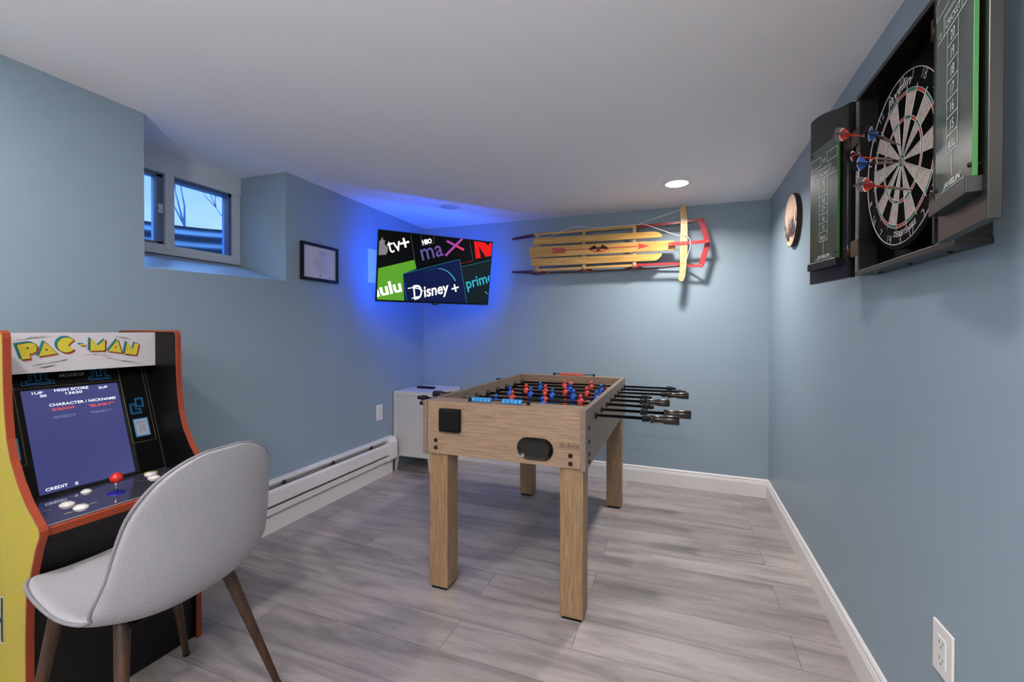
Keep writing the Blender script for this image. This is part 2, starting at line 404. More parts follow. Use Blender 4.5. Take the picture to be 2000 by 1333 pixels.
def tree(x, y, h, seed, label):
    t = thing('bare_tree', label, 'tree', (x, y, 1.84), 'bare trees seen through the window'); rng = random.Random(seed)
    gt = G(); gb = G()
    def grow(g, p, d, ln, r, dep):
        q = p+d*ln; mid = p+d*ln*.5+V((rng.uniform(-1, 1), rng.uniform(-1, 1), 0))*ln*.06
        g.tube([p, mid, q], [r, r*.8, r*.6], 5)
        if dep:
            for _ in range(3 if dep > 1 else 2):
                nd = (d+V((rng.uniform(-.8, .8), rng.uniform(-.8, .8), rng.uniform(-.1, .5)))).normalized(); grow(gb, q, nd, ln*rng.uniform(.6, .8), r*.55, dep-1)
    grow(gt, V((x, y, 1.80)), V((0, 0, 1)), h*.30, h*.009, 6)
    part('trunk', gt, BARK, t); part('branches', gb, BARK, t)
tree(-6.6, 4.25, 2.8, 1, 'bare tree outside, seen at the right of the larger pane')
tree(-11.0, 8.2, 4.4, 5, 'bare tree outside, farthest from the window')
tree(-7.5, 5.75, 3.2, 9, 'bare tree outside, nearest the corner of the window well')
tree(-10.5, 5.1, 4.0, 12, 'bare tree outside, seen through the narrow left pane')

# ================================================================== CEILING LIGHTS
LENS_ON = mat('lamp_lens_on', 'FFFFFF', .4, emit='FFF3E6', es=14)
LENS_OFF = mat('lamp_lens_off', 'C8C8CC', .3)
def downlight(x, y, on, label, power=0, group='recessed ceiling lights'):
    z = zc(x, y); t = thing('recessed_ceiling_light', label, 'ceiling light', (x, y, z), group)
    g = G(); g.lathe((x, y, z+.002), (x, y, z-.1), [(0, .088), (.002, .088), (.006, .084), (.010, .074), (.008, .066), (.0, .064)], 40, False); part('trim_ring', g, mat('lamp_trim', 'E6E4E2', .4), t)
    g = G(); g.lathe((x, y, z-.003), (x, y, z-.1), [(0, .0), (0, .066), (.0035, .064), (.0055, .04), (.006, 0)], 40, False); part('lens', g, LENS_ON if on else LENS_OFF, t)
    if power:
        spread = R(150) if not group.endswith('camera') else PI
        l = bpy.data.lights.new('lamp_light', 'AREA'); l.shape = 'DISK'; l.size = .13; l.spread = spread; l.energy = power; l.color = (1, .945, .90)
        lo = bpy.data.objects.new('lamp_light', l); COL.objects.link(lo); lo.parent = t; lo.location = (0, 0, -.012)
downlight(-.024, 2.955, True, 'lit round recessed ceiling light above the far end of the foosball table', LAMP_NEAR_W)
downlight(-1.63, 2.965, False, 'unlit round recessed ceiling light above the wall mounted television')
BG = 'recessed ceiling lights added unseen behind the camera'  # lamps added out of view to lift the room's light
for i, (x, y) in enumerate(((-1.63, .10), (-.02, .20), (-1.75, -1.75), (-.15, -1.75))):
    downlight(x, y, True, ['unseen recessed ceiling light added nearest the arcade machine', 'unseen recessed ceiling light added nearest the dartboard', 'unseen recessed ceiling light added far behind the arcade machine', 'unseen recessed ceiling light added far behind the dartboard'][i], FILL_LAMP_W*(.85, .95, .7, .7)[i], BG)

for gx, gy, lab in ((-1.2, -2.6, 'unseen fill light with a white globe, added behind the camera'),):
    t = thing('fill_globe_light', lab, 'fill light', (gx, gy, 0))  # unseen globe added as fill for the ceiling and walls
    g = G(); g.lathe((gx, gy, 0), (gx, gy, 1), [(0, .14), (.015, .14), (.022, .03)], 32); part('base', g, BLACK, t)
    g = G(); g.cyl((gx, gy, .02), (gx, gy, 1.22), .011); part('pole', g, BLACK, t)
    g = G(); g.ball((gx, gy, 1.36), .15, 32, 20); part('fill_globe', g, mat('fill_globe_glow', 'FFFFFF', .3, emit='FFF4EC', es=GLOBE_FILL), t)

gx, gy = -.15, -1.2
t = thing('fill_uplight', 'unseen fill uplight with a dark bowl, added behind the camera', 'fill light', (gx, gy, 0))  # unseen uplight added to brighten the ceiling and its bounce
g = G(); g.lathe((gx, gy, 0), (gx, gy, 1), [(0, .14), (.015, .14), (.022, .03)], 32); part('base', g, BLACK, t)
g = G(); g.cyl((gx, gy, .02), (gx, gy, 1.36), .011); part('pole', g, BLACK, t)
g = G(); g.lathe((gx, gy, 1.35), (gx, gy, 3), [(0, .012), (.02, .08), (.07, .16), (.075, .16), (.03, .075), (.025, 0)], 40, False); part('bowl', g, BLACK, t)
g = G(); g.lathe((gx, gy, 1.385), (gx, gy, 3), [(0, .0), (0, .09), (.012, .09), (.012, 0)], 32, False); part('bulb_disc', g, LENS_ON, t)
l = bpy.data.lights.new('lamp_light', 'AREA'); l.shape = 'DISK'; l.size = .18; l.energy = UPLIGHT_FILL; l.color = (1, .96, .93)
lo = bpy.data.objects.new('lamp_light', l); COL.objects.link(lo); lo.parent = t; lo.location = (0, 0, 1.43); lo.rotation_euler = (PI, 0, 0)

# ================================================================== TELEVISION
TVM = frame((-2.057, 2.6403, 1.3745), (.6477, .7619, -.0033), (.1322, -.1081, .9853))
TW, TH = .90, .5114
tv = thing('television', 'wall mounted flat television tilted down in the far corner with blue backlight', 'television', TVM @ Matrix.Translation((TW/2, 0, 0)))
g = G(TVM); g.box((0, 0, -.022), (TW, TH, 0), .002); g.box((.08, .04, -.045), (TW-.08, TH-.1, -.02), .01); part('housing', g, BLACK, tv)
def em(name, c, s=1.0): return mat(name, '000000', .25, emit=c, es=s, spec=.3)
e = dict(bk=em('tv_black', '020203'), gy=em('tv_grey', '9A9A9E', .9), wh=em('tv_white', 'FFFFFF', 1.1), gr=em('tv_green', '5BA02A', .9), nv=em('tv_navy', '0A1440', 1), te=em('tv_teal', '0B191E', 1), rd=em('tv_red', 'E00E12', 1), pr=em('tv_prime', '2FA8C0', 1), ln=em('tv_line', '8B93A8', .6), p1=em('tv_m', '55508C', 1), p2=em('tv_a', '6A4494', 1), p3=em('tv_x', 'A0429A', 1), p4=em('tv_x2', 'D8356A', 1), ar=em('tv_arc', '48B8D8', 1), a2=em('tv_arc2', '184878', 1), ap=em('tv_apple', '8E8E92', .7), dk=em('tv_dark', '101014', 1))
ek = list(e); em_ = [e[k] for k in ek]; ix = {k: i for i, k in enumerate(ek)}
g = G(TVM @ Matrix.Translation((0, 0, .0006))); g.eps = .0002; g.keep = True
CL = (.010, .014, .892, .500)
g.rect(.006, .010, .896, .504, 0, ix['bk'])
A = math.atan2(.3509-.2103, .6251-.1875)
g.poly([(0, .2342), (.2676, .3184), (.2861, .2537), (.1875, .2103), (.24, -.05), (0, -.05)], 1, ix['gr'], CL)
g.poly([(.1875, .2103), (.6251, .3509), (.7096, .0145), (.72, -.1), (.22, -.1)], 2, ix['nv'], CL)
g.poly([(.6418, .2944), (.92, .3768), (.92, 0), (.70, 0)], 1, ix['te'], CL)
g.line((.2315, .499), (.2861, .2537), .0016, 3, ix['ln']); g.line((.6971, .499), (.7394, .3485), .0016, 3, ix['ln']); g.line((.6251, .3509), (.7096, .0145), .0016, 3, ix['pr'])
g.line((.1875, .2103), (.6251, .3509), .0016, 3, ix['pr']); g.line((.6418, .2944), (.89, .3668), .0016, 3, ix['pr']); g.line((.63, .318), (.7394, .3485), .0016, 3, ix['rd'])
g.line((.1875, .2103), (.2268, .016), .0016, 3, ix['pr'])
# apple shape cut by the left edge
ap = [(.0, -.062), (.022, -.068), (.040, -.05), (.05, -.02), (.038, -.004), (.034, .012), (.044, .030), (.030, .042), (.012, .038), (.0, .034), (-.02, .04), (-.05, .02), (-.052, -.02), (-.03, -.06)]
c, s_ = cos(A), sin(A)
g.poly([(.018+x*c-y*s_, .395+x*s_+y*c) for x, y in ap], 4, ix['ap'], CL)
g.poly([(.020, .437), (.030, .442), (.036, .458), (.027, .456)], 4, ix['ap'], CL)
g.text('tv', .082, .350, .150, 4, ix['wh'], A, .002, fit=.098, clip=CL); g.text('+', .172, .377, .14, 4, ix['wh'], A, .012, clip=CL)
g.text('HBO', .326, .434, .046, 5, ix['wh'], A, .05, fit=.074, clip=CL)
g.pline([(.308, .505), (.320, .424), (.408, .452), (.405, .505)], .0014, 4, ix['ln'])
g.text('m', .330, .318, .175, 4, ix['p1'], A, .008, fit=.100, clip=CL); g.text('a', .437, .353, .175, 4, ix['p2'], A, .008, fit=.060, clip=CL)
g.line((.510, .372), (.632, .506), .017, 4, ix['p3']); g.line((.515, .478), (.650, .428), .017, 5, ix['p4']); g.line((.515, .478), (.585, .452), .0172, 6, ix['p3'])
Nn = [(.732, .51), (.772, .368), (.808, .378), (.806, .44), (.845, .388), (.896, .404), (.9, .51), (.872, .51), (.872, .46), (.826, .51)]
g.poly([(.732, .51), (.9, .51), (.9, .404), (.762, .366)], 4, ix['rd'], CL); g.poly([(.776, .468), (.846, .386), (.806, .370)], 5, ix['bk'], CL); g.poly([(.800, .51), (.868, .51), (.866, .478)], 5, ix['bk'], CL)
g.text('hulu', -.028, .025, .125, 4, ix['wh'], A*.85, .03, fit=.225, clip=CL)
g.text('D', .283, .022, .155, 4, ix['wh'], A*.8, .006, fit=.072, shear=.15, clip=CL)
g.text('isney', .360, .046, .118, 4, ix['wh'], A*.75, .02, fit=.205, shear=.15, clip=CL); g.text('+', .588, .075, .125, 4, ix['wh'], A, .006, clip=CL)
g.pline([(.232, .105), (.262, .112), (.31, .108), (.345, .092)], .007, 4, ix['wh']); g.line((.265, .032), (.31, .048), .006, 4, ix['wh'])
arc = [(.3415, .2204), (.375, .245), (.4168, .263), (.458, .269), (.4962, .2648), (.530, .252), (.555, .2344), (.582, .210), (.6015, .1831)]
for i in range(len(arc)-1): g.line(arc[i], arc[i+1], .002+.0007*i, 4, ix['a2' if i < 3 else 'ar'])
g.text('prime', .705, .125, .12, 4, ix['pr'], A, .012, fit=.235, clip=CL)
g.pline([(.862, .152-.04), (.88, .098), (.891, .094)], .006, 4, ix['pr'])
part('screen', g, em_, tv)
g = G(TVM); g.box((.425, -.012, -.012), (.475, .003, .002), .003); part('sensor_tab', g, BLACK, tv)
g = G(TVM @ Matrix.Translation((0, 0, .0025))); g.keep = True; g.text('VIZIO', .45, -.006, .010, 1, 0, align='CENTER'); part('maker_mark', g, mat('silver_print', 'B0B2C0', .4), tv)
g = G(TVM @ Matrix.Translation((0, 0, .0025))); g.keep = True; g.text('VIZIO', .875, .0025, .007, 1, 0, align='CENTER'); part('maker_mark', g, mat('silver_print', 'B0B2C0', .4), tv)
LED = mat('led_blue', '000000', .5, emit='1E5CFF', es=LED_STRENGTH)
g = G(TVM)
for a, b_ in (((.05, .03), (.85, .042)), ((.05, .45), (.85, .462)), ((.05, .03), (.062, .462)), ((.838, .03), (.85, .462))): g.box((a[0], a[1], -.049), (b_[0], b_[1], -.0455))
part('led_strip', g, LED, tv, 'glowing blue light strip')
g = G(TVM); g.box((.25, .10, -.060), (.65, .42, -.046), .002); c0 = TVM @ V((.45, .26, -.06)); part('mount_plate', g, BLACK, tv)
g = G(); wc = V((xl(3.3)+.003, 3.30, 1.66)); g.tube([c0, (c0+wc)/2+V((.02, .03, 0)), wc], .018, 8); g.box((xl(3.3)-.0, 3.24, 1.56), (xl(3.3)+.01, 3.36, 1.76)); part('mount_arm', g, BLACK, tv)

# ================================================================== LEFT WALL ITEMS
def LW(y, off=0): # frame on left wall
    return frame((xl(0)+off, 0, 0), (SL, 1, 0), (0, 0, 1))
def lw_frame(): return frame((xl(0), 0, 0), (SL, 1, 0), (0, 0, 1))
T = lw_frame()
t = thing('framed_notice', 'thin black picture frame with a printed white sheet on the left wall', 'picture frame', T @ Matrix.Translation((2.268, 1.485, 0)))
g = G(T)
a0, a1, b0, b1, fw = 2.108, 2.428, 1.485, 1.724, .018
g.box((a0, b0, 0), (a1, b0+fw, .02), .002); g.box((a0, b1-fw, 0), (a1, b1, .02), .002); g.box((a0, b0+fw-.002, 0), (a0+fw, b1-fw+.002, .02), .002); g.box((a1-fw, b0+fw-.002, 0), (a1, b1-fw+.002, .02), .002)
part('frame', g, BLACK, t)
g = G(T); g.box((a0+fw-.004, b0+fw-.004, .001), (a1-fw+.004, b1-fw+.004, .009)); part('backing', g, mat('paper_white', 'C9C4C8', .7), t)
g = G(T @ Matrix.Translation((0, 0, .0093))); g.keep = True
def greek(g, x, y, wd, h, n, mi, seed, align='C'):
    rng = random.Random(seed)
    for i in range(n):
        yy = y-i*h; wi = wd*rng.uniform(.7, 1); xx = x-(wi/2 if align == 'C' else 0); end = xx+wi
        while xx < end:
            lw_ = rng.uniform(.004, .011); g.rect(xx, yy, min(xx+lw_, end), yy+h*.28, 1, mi); xx += lw_+.0025
g.text('WELCOME', 2.285, 1.672, .013, 1, 1, align='CENTER', bold=.02)
greek(g, 2.285, 1.659, .07, .011, 1, 1, 1); greek(g, 2.27, 1.642, .06, .010, 1, 0, 2); greek(g, 2.215, 1.626, .12, .010, 6, 0, 5, 'L'); greek(g, 2.235, 1.566, .15, .010, 3, 0, 8, 'L'); g.disc((2.27, 1.524), .008, 1, 0)
part('printed_text', g, [mat('print_grey', '8C8894', .7), mat('print_blue', '5A6A8C', .7)], t)
g = G(T); g.box((2.765, 1.53, -.002), (2.98, 1.79, .004), .001)
tag(g.build('blank_wall_plate', mat('plate_white', 'DADDE2', .4)), 'blank white rectangular wall plate half hidden behind the television', 'wall plate')
def outlet(T, u, v, wd, ht, label, decora):
    t = thing('wall_outlet', label, 'outlet', T @ Matrix.Translation((u, v, 0)), None)
    pw = mat('outlet_white', 'E6E2DF', .35); g = G(T)
    g.box((u-wd/2, v-ht/2, 0), (u+wd/2, v+ht/2, .006), .003); part('cover_plate', g, pw, t)
    if decora:
        g = G(T); g.box((u-.0175, v-.034, .004), (u+.0175, v+.034, .0075), .001); rc = part('receptacle', g, pw, t)
        for s in (-1, 1):
            g = G(T)
            for q, h in ((-.0065, .008), (.0065, .0065)): g.box((u+q-.0011, v+s*.019-h/2+.002, .0070), (u+q+.0011, v+s*.019+h/2+.002, .0077))
            g.box((u-.002, v+s*.019-.011, .0070), (u+.002, v+s*.019-.007, .0077)); part('slots', g, mat('slot_dark', '3A3634', .7), rc)
    else:
        for s in (-1, 1):
            g = G(T); g.lathe((u, v+s*.0195, .004), (u, v+s*.0195, .02), [(0, .0165), (.003, .0165), (.0035, .0155), (.0035, 0)], 24, False); rc = part('receptacle', g, pw, t); g = G(T)
            for q in (-.0065, .0065): g.box((u+q-.0012, v+s*.0195-.002, .0070), (u+q+.0012, v+s*.0195+.007, .0077))
            g.lathe((u, v+s*.0195-.008, .0070), (u, v+s*.0195-.008, .0077), [(0, .0022), (.0007, .0022)], 10)
            part('slots', g, mat('slot_dark', '3A3634', .7), rc)
outlet(T, 2.896, .516, .077, .124, 'white duplex outlet on the left wall beside the white cabinet', False)
RWM = frame((XR, 0, 0), (0, -1, 0), (0, 0, 1))
outlet(RWM, -1.316, .420, .083, .120, 'white rectangular outlet low on the right wall below the dartboard', True)

# electric baseboard heater
HY0, HY1 = 1.20, 3.045
ht = thing('baseboard_heater', 'long white electric baseboard heater along the left wall under the window', 'heater', (xl(2.1), 2.1, 0))
def hrun(prof, y0=HY0, y1=HY1): g = G(); profile_run(g, prof, (xl(y0), y0), (xl(y1), y1), (1, 0)); return g
part('back_panel', hrun([(.001, .0), (.020, .0), (.020, .106), (.012, .106), (.012, .262), (.001, .262)]), HEAT, ht)
part('top_grille', hrun([(.001, .262), (.028, .272), (.036, .288), (.034, .296), (.001, .302)]), HEAT, ht)
part('front_cover', hrun([(.048, .172), (.060, .172), (.064, .178), (.064, .250), (.058, .262), (.050, .264), (.050, .258), (.056, .248), (.056, .182), (.048, .180)]), HEAT, ht)
part('lower_strip', hrun([(.02, .124), (.044, .118), (.052, .122), (.052, .150), (.046, .154), (.02, .152)]), HEAT, ht)
part('element', hrun([(.013, .166), (.046, .166), (.046, .255), (.013, .255)], HY0, HY1-.06), DARKGAP, ht, 'dark grey fins inside the slots')
g = G(); xx = xl(HY1)
for k in range(2): pass
profile_run(g, [(.001, .12), (.056, .12), (.068, .134), (.068, .262), (.040, .300), (.001, .304)], (xl(HY1-.10), HY1-.10), (xx, HY1), (1, 0)); part('end_cap', g, HEAT, ht)
for y in (1.95, 2.35, 2.75):
    g = G(); g.box((xl(y)+.012, y, .262), (xl(y)+.050, y+.006, .285)); part('bracket', g, DARKGAP, ht)

# white cabinet in the corner
cx0, cx1, cy0, cy1, ch = -2.222, -1.850, 3.085, 3.548, .662
cb = thing('metal_cabinet', 'small white metal cabinet on short tapered legs in the far left corner', 'cabinet', ((cx0+cx1)/2, (cy0+cy1)/2, 0))
g = G(); g.box((cx0, cy0+.003, .130), (cx1, cy1, ch-.004), .003); g.box((cx0, cy0-.004, ch-.032), (cx1+.004, cy1, ch), .003)
g.box((cx0, cy0-.004, .130), (cx0+.022, cy0+.01, ch-.03), .002); g.box((cx1-.022, cy0-.004, .130), (cx1, cy0+.01, ch-.03), .002); g.box((cx0+.02, cy0-.004, .130), (cx1-.02, cy0+.01, .148), .002)
part('body', g, CABW, cb)
for sx, x in ((1, cx0), (-1, cx1)):
    for sy, y in ((1, cy0), (-1, cy1)):
        g = G(frame((x, y, 0), (sx, 0, 0), (0, 0, 1), (0, -sx*1.0 if False else (-1 if sx > 0 else 1), 0)))
        yy0, yy1 = (0, -.012) if False else (0, 0)
        g = G(); 
        P = [(x, .132), (x+sx*.05, .132), (x+sx*.026, 0), (x, 0)]
        g.hexa([(p[0], y, p[1]) for p in P], [(p[0], y+sy*.012, p[1]) for p in P])
        P = [(y, .132), (y+sy*.05, .132), (y+sy*.026, 0), (y, 0)]
        g.hexa([(x+sx*.001, p[0], p[1]) for p in P], [(x+sx*.012, p[0], p[1]) for p in P])
        part('leg', g, CABW, cb)
for k in range(2):
    y0 = cy0+.012+k*.224
    g = G(); g.box((cx1-.002, y0, .150), (cx1+.008, y0+.216, ch-.036), .002); d = part('door', g, CABW, cb)
    g = G(); g.box((cx1+.007, y0+(.19 if k == 0 else .012), .36), (cx1+.014, y0+(.204 if k == 0 else .026), .44), .002); part('handle', g, BLACK, d)
g = G(frame((-2.055, 3.318, ch), (1, -.04, 0), (.04, 1, 0))); rm = thing('remote_control', 'black remote control lying on top of the white cabinet', 'remote control', g.T)
g.box((-.085, -.021, 0), (.085, .021, .017), .006, 3); part('body', g, BLACK, rm)
g = G(frame((-2.055, 3.318, ch), (1, -.04, 0), (.04, 1, 0)))
for i in range(8):
    for j in range(3): g.box((-.07+i*.018, -.013+j*.010, .0165), (-.062+i*.018, -.007+j*.010, .0182), .001)
part('buttons', g, mat('button_grey', '303034', .6), rm)

# wood slice on the right wall
ty, tz, TR_ = 2.785, 1.767, .142
t = thing('wood_slice_picture', 'round wood slice with burned pine trees and dark bark edge on the right wall', 'wall decoration', RWM @ Matrix.Translation((-ty, tz, 0)))
rng = random.Random(4); ring = [TR_*(1+.015*sin(3*a_/48*2*PI+1)+.008*rng.uniform(-1, 1)) for a_ in range(48)]
g = G(RWM @ Matrix.Translation((-ty, tz, 0))); g.prism([(ring[k]*cos(2*PI*k/48), ring[k]*sin(2*PI*k/48)) for k in range(48)], .0, .0235, bev=.002); part('slice', g, noise_mix(mat('bark_edge', '2A2622', .9), '1E1B1A', '3E352E', (1, 1, 1), 30), t)
g = G(RWM @ Matrix.Translation((-ty, tz, .0238))); g.keep = True; rf = [r*.975 for r in ring]
g.poly([(rf[k]*cos(2*PI*k/48), rf[k]*sin(2*PI*k/48)) for k in range(48)], 0, 0)
def pine(g, x, y, h, wd, layer, mi, rng):
    n = 7; g.line((x, y), (x, y+h), wd*.1, layer, mi)
    for i in range(n):
        k = i/n; yy = y+h*(.12+.85*k); ww = wd*(1-k)*.6+.003
        g.poly([(x-ww*rng.uniform(.7, 1), yy-h*.05), (x+ww*rng.uniform(.7, 1), yy-h*.05), (x+.001, yy+h*.13)], layer, mi)
for i in range(15):
    x = -.12+.24*i/14+rng.uniform(-.006, .006); lim = math.sqrt(max(0, .13**2-x*x)); yb_ = max(-lim, -.105+rng.uniform(-.01, .02))
    hh = min(rng.uniform(.04, .13), lim-yb_-.01)
    if hh > .02: pine(g, x, yb_, hh, .035, 1+i % 3, 1+(i % 3 == 0), rng)
for i in range(60):
    x = rng.uniform(-.11, .11); lim = math.sqrt(.132**2-x*x); y = rng.uniform(-lim, -.045)
    g.poly([(x, y), (x+.008, y+.002), (x+.005, y+.008)], 4, 1+(i % 2))
g.poly([(.02, -.05), (.055, -.06), (.075, -.02), (.06, .0), (.03, -.01)], 5, 2); g.line((.045, -.01), (.05, .045), .003, 5, 1)
part('burned_picture', g, [noise_mix(mat('slice_face', 'E2BFA4', .6), 'D6AE90', 'EACBB2', (1, 8, 1), 8), mat('burn_brown', '4A3328', .8), mat('burn_blue', '3C4256', .8)], t)

# ================================================================== DARTBOARD CABINET
CBK = bump_only(mat('cabinet_black', '120E0C', .36), 120, .3, .0005)
CY0, CY1, CZ0, CZ1, CX = 1.160, 1.700, 1.347, 1.903, .5215
cab = thing('dartboard_cabinet', 'open black wooden dartboard cabinet with two chalkboard doors on the right wall', 'dartboard cabinet', (XR, 1.43, CZ0))
INN = mat('cabinet_inner_black', '030303', .8, spec=.1)
g = G(); g.box((XR-.009, CY0+.003, CZ0+.003), (XR-.001, CY1-.003, CZ1-.003)); part('back_panel', g, INN, cab)
for y in (CY0, CY1-.012):
    g = G(); g.box((CX, y, CZ0), (XR-.001, y+.012, CZ1), .001); part('side_panel', g, CBK, cab)
g = G(); g.box((CX-.004, CY0-.004, CZ0-.004), (XR-.001, CY1+.004, CZ0+.010), .001); part('bottom_panel', g, CBK, cab)
g = G(); g.box((CX-.004, CY0-.004, CZ1-.010), (XR-.001, CY1+.004, CZ1+.004), .001); g.box((CX+.01, 1.41, CZ1), (CX+.03, 1.45, CZ1+.012), .002); part('top_panel', g, CBK, cab)
for y in (1.25, 1.43, 1.61):
    g = G(); g.lathe((CX+.03, y, CZ0-.003), (CX+.03, y, CZ0-.1), [(0, .006), (.004, .006), (.005, 0)], 12); part('foot_stud', g, BLACK, cab)
BRASS = mat('aged_brass', '3C2E1C', .45, .7); CHROME = mat('chrome', 'B8B8BA', .2, 1)
GREEN = noise_mix(mat('chalkboard_green', '2F4636', .30, coat=.35), '2A3D31', '3D5444', (6, 6, 1), 3, 3)
GEDGE = mat('green_edge', '2A6A2A', .4); CHALK = mat('scoreboard_print', 'DCE4E0', .5)
def door(hx, hy, ex_, ey_, side, label, name='door'):
    """local frame: u runs from hinge outward, v up, w toward the viewer; side=+1 if u points to the viewer's right"""
    d = V((ex_-hx, ey_-hy, 0)); wd = d.length; d.normalize()
    n = V((-1, 0, 0)); n = (n-d*n.dot(d)).normalized()
    right = V((0, 0, 1)).cross(n)     # viewer's right
    s = 1 if right.dot(d) > 0 else -1
    T = frame((hx, hy, 0), right, (0, 0, 1), n)
    lo, hi = (0, wd) if s > 0 else (-wd, 0)
    def U(a): return s*a
    z0, z1, z2 = CZ0, 1.926, 1.972
    pr_ = [(0, z1)]
    for k in range(13):
        q = k/12; pr_.append((.02+.20*q, z1+.004+(z2-z1-.004)*(q*q*(3-2*q))**.8))
    pr_ += [(wd, z2)]
    P = [(U(0), z0)]+[(U(a), z) for a, z in pr_]+[(U(wd), z0)]
    g = G(T); g.prism(P, -.018, 0, bev=.0015)
    dr = part(name, g, CBK, cab, label)
    # raised rim on the hinge side
    g = G(T); g.box((U(0), z0+.001, -.001), (U(.010), z1-.002, .004), .001); part('edge_rim', g, BLACK, dr)
    b0, b1, bz0, bz1 = .046, .222, 1.420, 1.842
    # scoreboard
    g = G(T); a, b = sorted((U(b0), U(b1))); g.box((a, bz0, .0045), (b, bz1, .0115), .0008, mi=1)
    g.T = T @ Matrix.Translation((0, 0, .0117)); g.poly([(a+.001, bz0+.001), (b-.001, bz0+.001), (b-.001, bz1-.001), (a+.001, bz1-.001)], 0, 0)
    sb = part('scoreboard', g, [GREEN, GEDGE], dr)
    m = (a+b)/2; g = G(T @ Matrix.Translation((0, 0, .0121))); g.keep = True; L_ = .0018
    cw, chh, top = .026, .0325, 1.722
    for i, s_ in enumerate(['20', '19', '18', '17', '16', '15', 'BULL']):
        zt_ = top-i*chh; g.line((m-cw, zt_-chh), (m+cw, zt_-chh), L_, 1)
        g.text(s_, m, zt_-chh*.80, .026 if s_ != 'BULL' else .019, 1, 0, align='CENTER', sx=.82, bold=.01)
    zb = top-7*chh; g.line((m-cw, top), (m-cw, zb), L_, 1); g.line((m+cw, top), (m+cw, zb), L_, 1); g.line((m, zb), (m, zb-.045), L_, 1)
    g.pline([(m-.045, top), (m-.045, top+.036), (m+.045, top+.036), (m+.045, top)], L_, 1); g.pline([(m-.039, top+.004), (m-.039, top+.031), (m+.039, top+.031), (m+.039, top+.004)], L_*.7, 1)
    g.line((m-.075, top), (m+.075, top), L_*1.2, 1); g.text('CRICKET', m, top+.008, .019, 1, 0, align='CENTER', fit=.070, bold=.01)
    g.text('01', m-.062, top+.006, .017, 1, 0, align='CENTER'); g.text('01', m+.062, top+.006, .017, 1, 0, align='CENTER')
    g.pline([(m-.085, top+.05), (m-.085, top+.083), (m-.02, top+.083), (m-.02, top+.05)], L_, 1, closed=True)
    g.pline([(m+.02, top+.05), (m+.02, top+.083), (m+.085, top+.083), (m+.085, top+.05)], L_, 1, closed=True); g.text('VS', m, top+.055, .022, 1, 0, align='CENTER')
    g.text('JAVELIN', m, bz0+.014, .014, 1, 0, align='CENTER', fit=.085, bold=.03, shear=.3); g.line((m-.055, bz0+.010), (m+.055, bz0+.010), .0012, 1)
    o = part('scoreboard_print', g, CHALK, dr, 'white printed score grid')
    for q in (b0+.009, b1-.009):
        for z in (bz0+.022, bz1-.015):
            g = G(T); g.lathe((U(q), z, -.001), (U(q), z, .1), [(0, .0035), (.0125, .0035), (.0135, .0042), (.0155, .003), (.016, 0)], 12, False); part('stud', g, BLACK, dr)
    g = G(T); a2, b2 = sorted((U(b0-.002), U(b1+.004))); g.box((a2, bz0-.026, -.001), (b2, bz0+.001, .021), .0015); part('chalk_ledge', g, CBK, dr)
    # hinges
    for z in (1.432, 1.785):
        g = G(T); a3, b3 = sorted((U(-.003), U(.034))); g.box((a3, z-.024, 0), (b3, z+.024, .0025), .001)
        for q in (-.014, .014): g.ball((U(.022), z+q, .002), .004, 8, 6)
        g.cyl((U(-.003), z-.022, .003), (U(-.003), z+.022, .003), .005, n=12); part('hinge', g, BRASS, dr)
    return dr
door(.523, 1.773, .468, 2.018, -1, 'door with chalkboard, farther from the camera')
door(.486, 1.157, .450, .918, 1, 'door with chalkboard, nearer the camera')
for z in (1.432, 1.785):
    for y0, y1, x in ((CY1-.014, CY1+.046, CX-.003), (1.120, CY0+.012, CX-.003)):
        g = G(); g.box((x, y0, z-.026), (x+.003, y1, z+.026), .001); part('hinge_leaf', g, BRASS, cab)
    g = G(); g.box((CX-.001, CY1+.030, z-.020), (CX+.010, 1.778, z+.020), .002); part('hinge_arm', g, BLACK, cab)
    g = G(); g.box((.486, 1.150, z-.018), (CX+.001, 1.158, z+.018), .002); part('hinge_arm', g, BLACK, cab)

# dartboard
BC = V((.5315, 1.4253, 1.6072)); DT = frame(BC, (0, -1, 0), (0, 0, 1))
db = thing('dartboard', 'round bristle dartboard with black and cream wedges hanging inside the open cabinet', 'dartboard', DT)
SIS = [mat('sisal_black', '070505', .95, spec=.05), noise_mix(mat('sisal_cream', 'B9A9A0', .95), 'A8988F', 'C8BAB1', (1, 1, 1), 90), mat('sisal_red', 'B5352A', .9), mat('sisal_green', '12734E', .9)]
g = G(DT); g.lathe((0, 0, -.037), (0, 0, 0), [(0, .224), (.002, .2255), (.035, .2255), (.037, .224)], 80); part('board', g, mat('board_black', '050404', .85, spec=.1), db)
g = G(DT); g.eps = .0004; g.keep = True
def sector(g, r0, r1, a0, a1, mi, layer=1, n=6):
    o = [(r1*cos(a0+(a1-a0)*k/n), r1*sin(a0+(a1-a0)*k/n)) for k in range(n+1)]; i = [(r0*cos(a0+(a1-a0)*k/n), r0*sin(a0+(a1-a0)*k/n)) for k in range(n+1)]
    for k in range(n): g.poly([i[k], o[k], o[k+1], i[k+1]], layer, mi)
for k in range(20):
    a = PI/2-k*PI/10; a0, a1 = a-PI/20, a+PI/20; dark = k % 2 == 0
    sector(g, .0159, .099, a0, a1, 0 if dark else 1); sector(g, .107, .162, a0, a1, 0 if dark else 1)
    sector(g, .099, .107, a0, a1, 2 if dark else 3); sector(g, .162, .170, a0, a1, 2 if dark else 3)
    sector(g, .00635, .0159, a0, a1, 3)
g.disc((0, 0), .00635, 1, 2)
part('playing_face', g, SIS, db)
WIRE = mat('wire', 'C8C6C4', .4, .2)
g = G(DT)
